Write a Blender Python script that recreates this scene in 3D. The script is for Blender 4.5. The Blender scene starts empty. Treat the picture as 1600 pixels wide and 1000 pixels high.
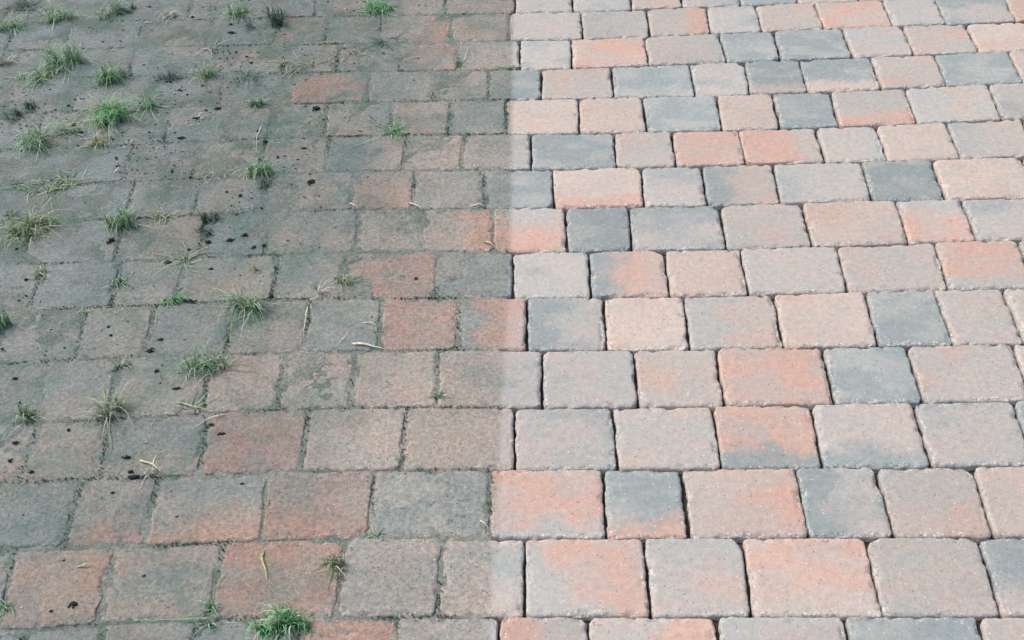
import bpy, math, random
import numpy as np
from mathutils import Matrix, Vector

# ------------------------------------------------------------------ camera, sky, sun, exposure
CAM_H = 1.50340
CAM_M = [[0.999383, 0.005569, -0.034684], [0.021607, 0.681021, 0.731945], [0.027697, -0.732242, 0.680481]]
FOCAL = 41.6250

SC = bpy.context.scene
cam_data = bpy.data.cameras.new('camera')
cam = bpy.data.objects.new('camera', cam_data)
SC.collection.objects.link(cam)
SC.camera = cam
cam_data.sensor_width = 36.0
cam_data.lens = FOCAL
cam_data.clip_start = 0.05
cam_data.clip_end = 500.0
m3 = Matrix(CAM_M).transposed()
cam.matrix_world = Matrix.Translation((0, 0, CAM_H)) @ m3.to_4x4()

SUN_ELEV, SUN_AZ = math.radians(52), math.radians(-66)     # high on the left, a little ahead
world = bpy.data.worlds.new('World')
SC.world = world
world.use_nodes = True
wn = world.node_tree.nodes
sky = wn.new('ShaderNodeTexSky')
sky.sky_type = 'NISHITA'
sky.sun_disc = False
sky.sun_elevation = SUN_ELEV
sky.sun_rotation = SUN_AZ
sky.dust_density = 4.0
world.node_tree.links.new(sky.outputs[0], wn['Background'].inputs[0])
wn['Background'].inputs[1].default_value = 0.11
sun_data = bpy.data.lights.new('sun', 'SUN')
sun_data.energy = 1.5
sun_data.angle = math.radians(24)
sun_data.color = (1.0, 0.93, 0.80)
sun = bpy.data.objects.new('sun', sun_data)
SC.collection.objects.link(sun)
sd = Vector((math.sin(SUN_AZ) * math.cos(SUN_ELEV), math.cos(SUN_AZ) * math.cos(SUN_ELEV), math.sin(SUN_ELEV)))
sun.rotation_euler = sd.to_track_quat('Z', 'Y').to_euler()
SC.view_settings.view_transform = 'Standard'
SC.view_settings.look = 'None'
SC.view_settings.gamma = 1.0
SC.view_settings.exposure = 0.84

# ------------------------------------------------------------------ data
# rows of pavers from near to far: joints as [x back, y back, x front, y front] in 0.1 mm, then [tone, label] of each paver
ROWS = [
 [[[-9508,9661,-9236,8271],[-7818,9671,-7546,8271],[-6626,9756,-6496,8356],[-5255,9802,-5157,8402],[-3725,9826,-3641,8426],[-2262,9808,-2191,8408],[-753,9782,-743,8382],[531,9761,570,8361],[2404,9729,2390,8329],[4256,9700,4210,8300],[6168,9674,6136,8274],[7858,9664,7826,8274]],
  [["G","grimy brownish grey paver, just outside the left picture edge, bottom row"],["G","grimy brownish grey narrow paver, leftmost, bottom row"],["G","grimy brownish grey paver, second from left, bottom row"],["B","grimy dark grey paver, third from left, bottom row"],["R","grimy dull red paver, fourth from left, bottom row"],["G","grimy brownish grey paver, fifth from left, bottom row"],["P+Ol","clean dusty pink paver with orange left end, fifth from right, bottom row"],["P+Or","clean dusty pink paver with orange right end, fourth from right, bottom row"],["G","clean warm grey long paver, third from right, bottom row"],["B","clean blue grey long paver, second from right, bottom row"],["P","clean dusty pink paver, rightmost, bottom row"]]],
 [[[-9682,11092,-9467,9658],[-8402,11102,-8187,9658],[-6787,11141,-6756,9752],[-5102,11202,-5089,9809],[-3209,11247,-3186,9820],[-1674,11221,-1672,9798],[-387,11195,-396,9776],[1471,11157,1467,9745],[2971,11126,2934,9720],[4834,11098,4821,9693],[6574,11073,6523,9669],[8444,11063,8393,9669]],
  [["G","grimy brownish grey narrow paver, leftmost, second row from bottom"],["O","grimy rusty orange paver, second from left, second row from bottom"],["P+Gc","grimy pinkish brown paver with grey middle, third from left, second row from bottom"],["R","grimy dull red long paver, fourth from left, second row from bottom"],["G","grimy brownish grey paver, fifth from left, second row from bottom"],["G+Pb","half-washed warm grey paver with pink front edge, sixth from left, second row from bottom"],["O+Gbl","clean orange paver with grey front left corner, fifth from right, second row from bottom"],["P+Gt","clean dusty pink paver with grey back edge, fourth from right, second row from bottom"],["O+Pb","clean orange paver with pink front edge, third from right, second row from bottom"],["P","clean dusty pink paver, second from right, second row from bottom"],["B+Pb","clean blue grey paver with pink front edge, rightmost, second row from bottom"]]],
 [[[-10474,12521,-10421,11155],[-9194,12531,-9141,11155],[-7714,12541,-7661,11155],[-6456,12556,-6361,11157],[-4621,12599,-4539,11218],[-2861,12611,-2845,11244],[-949,12584,-945,11206],[895,12556,881,11169],[2179,12533,2165,11143],[4024,12501,4010,11110],[5308,12488,5321,11091],[6865,12473,6818,11070],[8345,12463,8298,11070]],
  [["B","grimy dark grey narrow paver, just outside the left picture edge, third row from bottom"],["B","grimy dark grey paver, leftmost, third row from bottom"],["G+Ob","grimy brownish grey paver with orange front edge, second from left, third row from bottom"],["G+Ob","grimy brownish grey paver with orange front edge, third from left, third row from bottom"],["R","grimy dull red paver, fourth from left, third row from bottom"],["B","grimy dark grey long paver, fifth from left, third row from bottom"],["O+Gb","half-washed orange paver with grey front edge, sixth from left, third row from bottom"],["B+Ob","clean blue grey paver with orange front edge, fifth from right, third row from bottom"],["O+Pl","clean orange paver with pink left end, fourth from right, third row from bottom"],["G+Bl","clean warm grey paver with bluish left end, third from right, third row from bottom"],["P","clean dusty pink paver, second from right, third row from bottom"],["S","clean pale salmon paver, rightmost, third row from bottom"]]],
 [[[-10137,13838,-10062,12502],[-8857,13848,-8782,12502],[-7606,13869,-7449,12543],[-5877,13965,-5784,12573],[-4128,14032,-4094,12610],[-2421,14013,-2411,12604],[-554,13951,-551,12578],[1124,13921,1136,12552],[2832,13914,2827,12521],[4526,13908,4480,12496],[6256,13903,6218,12479],[7962,13898,7866,12463],[9652,13888,9556,12463]],
  [["P+Ob","grimy pinkish brown paver with orange front edge, leftmost, fourth row from bottom"],["P","grimy pinkish brown narrow paver, second from left, fourth row from bottom"],["B+Pb","grimy dark grey paver with pink front edge, third from left, fourth row from bottom"],["R","grimy dull red paver, fourth from left, fourth row from bottom"],["P","grimy pinkish brown paver, fifth from left, fourth row from bottom"],["P","half-washed dusty pink long paver, sixth from left, fourth row from bottom"],["G","clean warm grey paver, fifth from right, fourth row from bottom"],["P","clean dusty pink paver, fourth from right, fourth row from bottom"],["O+Bb","clean orange paver with bluish front edge, third from right, fourth row from bottom"],["P+Bb","clean dusty pink paver with bluish front edge, second from right, fourth row from bottom"],["G","clean warm grey paver, rightmost, fourth row from bottom"],["B","clean blue grey paver, just outside the right picture edge, fourth row from bottom"]]],
 [[[-10965,15318,-10856,13845],[-9095,15328,-8986,13845],[-7788,15393,-7694,13868],[-6100,15419,-5997,13960],[-4784,15431,-4701,14019],[-3457,15429,-3434,14029],[-1934,15427,-1914,13996],[-66,15359,-86,13943],[1591,15325,1585,13918],[3066,15311,3063,13913],[4971,15293,4936,13907],[6466,15278,6451,13902],[8371,15296,8264,13898],[9851,15286,9744,13898]],
  [["P","grimy pinkish brown long paver, leftmost, fifth row from bottom"],["P","grimy pinkish brown narrow paver, second from left, fifth row from bottom"],["G","grimy brownish grey paver, third from left, fifth row from bottom"],["P","grimy pinkish brown narrow paver, fourth from left, fifth row from bottom"],["P","grimy pinkish brown narrow paver, fifth from left, fifth row from bottom"],["P","grimy pinkish brown paver, sixth from left, fifth row from bottom"],["G+Pbl","half-washed warm grey paver with pink front left corner, seventh from left, fifth row from bottom"],["G","clean warm grey paver, sixth from right, fifth row from bottom"],["P","clean dusty pink paver, fifth from right, fifth row from bottom"],["O","clean orange long paver, fourth from right, fifth row from bottom"],["B","clean blue grey paver, third from right, fifth row from bottom"],["P","clean dusty pink long paver, second from right, fifth row from bottom"],["P","clean dusty pink paver, rightmost, fifth row from bottom"]]],
 [[[-12152,16707,-12000,15303],[-10282,16717,-10130,15303],[-8778,16787,-8654,15353],[-7453,16814,-7376,15400],[-5954,16895,-5869,15423],[-4489,16908,-4427,15430],[-3100,16886,-3069,15429],[-1638,16838,-1616,15420],[-337,16799,-349,15371],[1125,16773,1130,15334],[2631,16751,2611,15315],[4316,16736,4297,15300],[6053,16765,5993,15283],[7340,16761,7317,15285],[8620,16751,8597,15285],[9900,16741,9877,15285]],
  [["G","grimy brownish grey long paver, just outside the left picture edge, sixth row from bottom"],["G","grimy brownish grey paver, leftmost, sixth row from bottom"],["P","grimy pinkish brown narrow paver, second from left, sixth row from bottom"],["B+Pc","grimy dark grey paver with pink middle, third from left, sixth row from bottom"],["G","grimy brownish grey paver, fourth from left, sixth row from bottom"],["B","grimy dark grey paver, fifth from left, sixth row from bottom"],["R","grimy dull red paver, sixth from left, sixth row from bottom"],["R+Bl","half-washed brick red paver with bluish left end, seventh from left, sixth row from bottom"],["G+Bl","clean warm grey paver with bluish left end, seventh from right, sixth row from bottom"],["S","clean pale salmon paver, sixth from right, sixth row from bottom"],["P+Gl","clean dusty pink paver with grey left end, fifth from right, sixth row from bottom"],["S","clean pale salmon paver, fourth from right, sixth row from bottom"],["B","clean blue grey narrow paver, third from right, sixth row from bottom"],["P","clean dusty pink narrow paver, second from right, sixth row from bottom"],["P","clean dusty pink narrow paver, rightmost, sixth row from bottom"]]],
 [[[-11486,18152,-11408,16744],[-10006,18162,-9928,16744],[-8462,18162,-8336,16796],[-7164,18216,-7094,16843],[-5303,18272,-5255,16916],[-3921,18294,-3910,16899],[-2100,18252,-2067,16852],[-597,18178,-592,16804],[900,18143,894,16777],[2393,18138,2384,16754],[3888,18113,3868,16738],[5782,18129,5739,16760],[7699,18172,7624,16760],[9328,18186,9215,16755],[11198,18176,11085,16755]],
  [["G","grimy brownish grey paver, leftmost, seventh row from bottom"],["B","grimy dark grey paver, second from left, seventh row from bottom"],["G","grimy brownish grey narrow paver, third from left, seventh row from bottom"],["P","grimy pinkish brown long paver, fourth from left, seventh row from bottom"],["G","grimy brownish grey paver, fifth from left, seventh row from bottom"],["R","grimy dull red long paver, sixth from left, seventh row from bottom"],["B","grimy dark grey paver, seventh from left, seventh row from bottom"],["G","clean warm grey paver, sixth from right, seventh row from bottom"],["O+Bl","clean orange paver with bluish left end, fifth from right, seventh row from bottom"],["S","clean pale salmon paver, fourth from right, seventh row from bottom"],["P","clean dusty pink long paver, third from right, seventh row from bottom"],["P","clean dusty pink long paver, second from right, seventh row from bottom"],["O+Gb","clean orange paver with grey front edge, rightmost, seventh row from bottom"],["P","clean dusty pink long paver, just outside the right picture edge, seventh row from bottom"]]],
 [[[-12337,19538,-12185,18149],[-10647,19548,-10495,18149],[-8754,19547,-8621,18162],[-7023,19621,-6940,18224],[-5646,19672,-5584,18265],[-3812,19679,-3787,18294],[-2475,19646,-2479,18261],[-1021,19610,-977,18196],[484,19574,484,18153],[1777,19558,1755,18146],[3646,19535,3622,18118],[5330,19532,5327,18124],[7250,19561,7209,18161],[8602,19553,8552,18179],[10082,19543,10032,18179]],
  [["G","grimy brownish grey paver, leftmost, eighth row from bottom"],["G","grimy brownish grey long paver, second from left, eighth row from bottom"],["P","grimy pinkish brown paver, third from left, eighth row from bottom"],["B","grimy dark grey paver, fourth from left, eighth row from bottom"],["G+Pb","grimy brownish grey paver with pink front edge, fifth from left, eighth row from bottom"],["P","grimy pinkish brown narrow paver, sixth from left, eighth row from bottom"],["P+Or","grimy pinkish brown paver with orange right end, seventh from left, eighth row from bottom"],["O+Gt","half-washed orange paver with grey back edge, seventh from right, eighth row from bottom"],["B","clean blue grey narrow paver, sixth from right, eighth row from bottom"],["G+Bt","clean warm grey paver with bluish back edge, fifth from right, eighth row from bottom"],["P","clean dusty pink paver, fourth from right, eighth row from bottom"],["S","clean pale salmon long paver, third from right, eighth row from bottom"],["O+Gt","clean orange paver with grey back edge, second from right, eighth row from bottom"],["G","clean warm grey paver, rightmost, eighth row from bottom"]]],
 [[[-12231,20846,-12237,19549],[-10361,20856,-10367,19549],[-8846,20877,-8782,19548],[-7412,20938,-7349,19608],[-5992,21026,-5907,19669],[-4067,21029,-4016,19683],[-2746,21017,-2720,19652],[-1232,20976,-1220,19615],[225,20963,253,19578],[2130,20928,2115,19553],[3424,20938,3416,19537],[4948,20927,4907,19533],[6833,20939,6795,19554],[8357,20964,8300,19554],[10266,20995,10160,19567],[11746,20985,11640,19567]],
  [["G","grimy brownish grey long paver, leftmost, seventh row from top"],["B","grimy dark grey paver, second from left, seventh row from top"],["P","grimy pinkish brown paver, third from left, seventh row from top"],["P","grimy pinkish brown paver, fourth from left, seventh row from top"],["G+Pb","grimy brownish grey paver with pink front edge, fifth from left, seventh row from top"],["O","grimy rusty orange narrow paver, sixth from left, seventh row from top"],["G","grimy brownish grey paver, seventh from left, seventh row from top"],["B","half-washed blue grey paver, seventh from right, seventh row from top"],["S+Ob","clean pale salmon paver with orange front edge, sixth from right, seventh row from top"],["G","clean warm grey narrow paver, fifth from right, seventh row from top"],["P+Bl","clean dusty pink paver with bluish left end, fourth from right, seventh row from top"],["G","clean warm grey long paver, third from right, seventh row from top"],["B","clean blue grey paver, second from right, seventh row from top"],["S","clean pale salmon long paver, rightmost, seventh row from top"],["P","clean dusty pink paver, just outside the right picture edge, seventh row from top"]]],
 [[[-13503,22203,-13343,20863],[-12223,22213,-12063,20863],[-10544,22235,-10393,20856],[-9215,22277,-9095,20874],[-7732,22340,-7652,20928],[-6215,22392,-6161,21017],[-4778,22411,-4732,21036],[-3027,22402,-3007,21019],[-1729,22370,-1734,20990],[-226,22327,-212,20967],[1642,22292,1617,20937],[2926,22258,2907,20934],[4407,22244,4398,20931],[6115,22282,6106,20934],[7469,22300,7424,20949],[9027,22379,8979,20974],[10711,22426,10633,21000],[12191,22416,12113,21000]],
  [["G","grimy brownish grey narrow paver, just outside the left picture edge, sixth row from top"],["G","grimy brownish grey paver, leftmost, sixth row from top"],["B","grimy dark grey narrow paver, second from left, sixth row from top"],["G+Pr","grimy brownish grey paver with pink right end, third from left, sixth row from top"],["P","grimy pinkish brown paver, fourth from left, sixth row from top"],["G","grimy brownish grey paver, fifth from left, sixth row from top"],["B+Pr","grimy dark grey paver with pink right end, sixth from left, sixth row from top"],["P","grimy pinkish brown narrow paver, seventh from left, sixth row from top"],["G","half-washed warm grey paver, eighth from left, sixth row from top"],["B","clean blue grey long paver, seventh from right, sixth row from top"],["P","clean dusty pink narrow paver, sixth from right, sixth row from top"],["O","clean orange paver, fifth from right, sixth row from top"],["O+Pr","clean orange paver with pink right end, fourth from right, sixth row from top"],["P+Gr","clean dusty pink paver with grey right end, third from right, sixth row from top"],["S","clean pale salmon paver, second from right, sixth row from top"],["G+Pr","clean warm grey paver with pink right end, rightmost, sixth row from top"],["P","clean dusty pink paver, just outside the right picture edge, sixth row from top"]]],
 [[[-13553,23733,-13400,22223],[-11683,23743,-11530,22223],[-10103,23764,-9955,22254],[-8657,23788,-8554,22306],[-7269,23812,-7187,22359],[-6241,23816,-6170,22394],[-4970,23797,-4904,22411],[-3462,23796,-3394,22404],[-2104,23765,-2092,22380],[-802,23754,-792,22343],[905,23725,869,22306],[2369,23709,2374,22272],[4089,23677,4048,22246],[5370,23718,5352,22265],[6707,23736,6653,22290],[8457,23816,8393,22346],[10376,23878,10280,22413],[11856,23868,11760,22413]],
  [["G","grimy brownish grey long paver, leftmost, fifth row from top"],["P","grimy pinkish brown paver, second from left, fifth row from top"],["B","grimy dark grey paver, third from left, fifth row from top"],["G","grimy brownish grey paver, fourth from left, fifth row from top"],["G","grimy brownish grey narrow paver, fifth from left, fifth row from top"],["G","grimy brownish grey narrow paver, sixth from left, fifth row from top"],["P+Gt","grimy pinkish brown paver with grey back edge, seventh from left, fifth row from top"],["P","grimy pinkish brown paver, eighth from left, fifth row from top"],["B","grimy dark grey narrow paver, ninth from left, fifth row from top"],["S","half-washed pale salmon paver, eighth from right, fifth row from top"],["S","clean pale salmon paver, seventh from right, fifth row from top"],["B","clean blue grey paver, sixth from right, fifth row from top"],["S","clean pale salmon narrow paver, fifth from right, fifth row from top"],["B","clean blue grey narrow paver, fourth from right, fifth row from top"],["P+Ob","clean dusty pink paver with orange front edge, third from right, fifth row from top"],["P+Gl","clean dusty pink paver with grey left end, second from right, fifth row from top"],["G","clean warm grey paver, rightmost, fifth row from top"]]],
 [[[-14371,25247,-14182,23732],[-12891,25257,-12702,23732],[-11187,25241,-11071,23751],[-9415,25237,-9308,23778],[-7710,25222,-7610,23807],[-6009,25218,-5901,23810],[-4118,25177,-4048,23789],[-2560,25122,-2509,23775],[-1231,25085,-1212,23758],[47,25072,35,23739],[1718,25071,1728,23716],[3612,25119,3611,23686],[4927,25146,4892,23702],[6253,25188,6223,23730],[7955,25212,7927,23790],[9486,25248,9443,23847],[11273,25329,11221,23898],[12553,25319,12501,23898]],
  [["B","grimy dark grey paver, leftmost, fourth row from top"],["G","grimy brownish grey paver, second from left, fourth row from top"],["P","grimy pinkish brown paver, third from left, fourth row from top"],["G","grimy brownish grey paver, fourth from left, fourth row from top"],["B","grimy dark grey paver, fifth from left, fourth row from top"],["O","grimy rusty orange long paver, sixth from left, fourth row from top"],["G+Pl","grimy brownish grey paver with pink left end, seventh from left, fourth row from top"],["G","grimy brownish grey narrow paver, eighth from left, fourth row from top"],["B","half-washed blue grey narrow paver, ninth from left, fourth row from top"],["P","clean dusty pink paver, eighth from right, fourth row from top"],["B","clean blue grey long paver, seventh from right, fourth row from top"],["G","clean warm grey narrow paver, sixth from right, fourth row from top"],["B+Pb","clean blue grey paver with pink front edge, fifth from right, fourth row from top"],["B+Sb","clean blue grey paver with pale front edge, fourth from right, fourth row from top"],["P","clean dusty pink paver, third from right, fourth row from top"],["B","clean blue grey paver, second from right, fourth row from top"],["P","clean dusty pink narrow paver, rightmost, fourth row from top"]]],
 [[[-14836,26682,-14692,25266],[-13556,26692,-13412,25266],[-11808,26652,-11708,25239],[-10148,26634,-10059,25246],[-8129,26596,-8035,25223],[-6358,26564,-6297,25220],[-5011,26539,-4959,25195],[-3474,26486,-3437,25152],[-2020,26465,-1961,25104],[-488,26475,-465,25077],[812,26437,782,25071],[2638,26461,2640,25093],[4510,26547,4518,25137],[5842,26561,5831,25174],[7552,26618,7561,25207],[9056,26647,9039,25237],[10635,26672,10585,25296],[12115,26662,12065,25296],[13595,26652,13545,25296]],
  [["P","grimy pinkish brown narrow paver, leftmost, third row from top"],["P","grimy pinkish brown paver, second from left, third row from top"],["B","grimy dark grey paver, third from left, third row from top"],["G","grimy brownish grey long paver, fourth from left, third row from top"],["P","grimy pinkish brown paver, fifth from left, third row from top"],["P","grimy pinkish brown paver, sixth from left, third row from top"],["P+Gb","grimy pinkish brown paver with grey front edge, seventh from left, third row from top"],["O","grimy rusty orange paver, eighth from left, third row from top"],["G+Pb","grimy brownish grey paver with pink front edge, ninth from left, third row from top"],["G","clean warm grey narrow paver, eighth from right, third row from top"],["O","clean orange long paver, seventh from right, third row from top"],["G+Pl","clean warm grey paver with pink left end, sixth from right, third row from top"],["B","clean blue grey narrow paver, fifth from right, third row from top"],["B","clean blue grey paver, fourth from right, third row from top"],["G+Pb","clean warm grey paver with pink front edge, third from right, third row from top"],["P","clean dusty pink paver, second from right, third row from top"],["S","clean pale salmon paver, rightmost, third row from top"],["P","clean dusty pink paver, just outside the right picture edge, third row from top"]]],
 [[[-15399,28036,-15274,26658],[-13709,28046,-13584,26658],[-12229,28056,-12104,26658],[-10328,28015,-10250,26635],[-8526,27976,-8431,26601],[-6715,27970,-6659,26568],[-5481,27947,-5397,26548],[-4080,27920,-4027,26503],[-2239,27883,-2242,26468],[-742,27857,-735,26474],[1109,27822,1106,26440],[2805,27854,2785,26468],[4326,27928,4305,26540],[5595,27920,5591,26558],[7109,27939,7118,26604],[8851,27998,8840,26643],[10194,28032,10161,26665],[11946,28075,11897,26712],[13426,28065,13377,26712]],
  [["P","grimy pinkish brown paver, leftmost, second row from top"],["P","grimy pinkish brown paver, second from left, second row from top"],["B","grimy dark grey long paver, third from left, second row from top"],["P","grimy pinkish brown long paver, fourth from left, second row from top"],["B","grimy dark grey long paver, fifth from left, second row from top"],["O","grimy rusty orange narrow paver, sixth from left, second row from top"],["B","grimy dark grey paver, seventh from left, second row from top"],["P+Or","grimy pinkish brown paver with orange right end, eighth from left, second row from top"],["P","grimy pinkish brown paver, ninth from left, second row from top"],["P+Gt","clean dusty pink paver with grey back edge, ninth from right, second row from top"],["G","clean warm grey paver, eighth from right, second row from top"],["P+Or","clean dusty pink paver with orange right end, seventh from right, second row from top"],["G","clean warm grey narrow paver, sixth from right, second row from top"],["P","clean dusty pink paver, fifth from right, second row from top"],["O","clean orange paver, fourth from right, second row from top"],["G","clean warm grey paver, third from right, second row from top"],["G+Bt","clean warm grey paver with bluish back edge, second from right, second row from top"],["O","clean orange paver, rightmost, second row from top"]]],
 [[[-15751,29420,-15599,28030],[-14271,29430,-14119,28030],[-12786,29451,-12685,28051],[-11063,29427,-10949,28027],[-9291,29390,-9194,27990],[-7766,29373,-7673,27973],[-5882,29353,-5830,27953],[-4103,29319,-4052,27919],[-2446,29286,-2412,27886],[-586,29254,-606,27854],[890,29224,907,27824],[2465,29246,2423,27846],[3767,29299,3727,27899],[5263,29323,5240,27923],[6705,29333,6725,27933],[8316,29380,8311,27980],[9796,29370,9791,27980],[11666,29360,11661,27980],[12946,29350,12941,27980],[14816,29340,14811,27980]],
  [["G","grimy brownish grey paver, leftmost, top row"],["P","grimy pinkish brown paver, second from left, top row"],["B","grimy dark grey paver, third from left, top row"],["P","grimy pinkish brown paver, fourth from left, top row"],["G","grimy brownish grey paver, fifth from left, top row"],["G","grimy brownish grey long paver, sixth from left, top row"],["P","grimy pinkish brown paver, seventh from left, top row"],["P","grimy pinkish brown paver, eighth from left, top row"],["P","grimy pinkish brown long paver, seventh from right, top row"],["G","clean warm grey paver, sixth from right, top row"],["G","clean warm grey paver, fifth from right, top row"],["P","clean dusty pink narrow paver, fourth from right, top row"],["G","clean warm grey paver, third from right, top row"],["B","clean blue grey paver, second from right, top row"],["S","clean pale salmon paver, rightmost, top row"],["G","clean warm grey paver, just outside the right picture edge, top row"],["P","clean dusty pink long paver, just outside the right picture edge, top row"],["S","clean pale salmon narrow paver, just outside the right picture edge, top row"],["S","clean pale salmon long paver, just outside the right picture edge, top row"]]],
]
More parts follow.
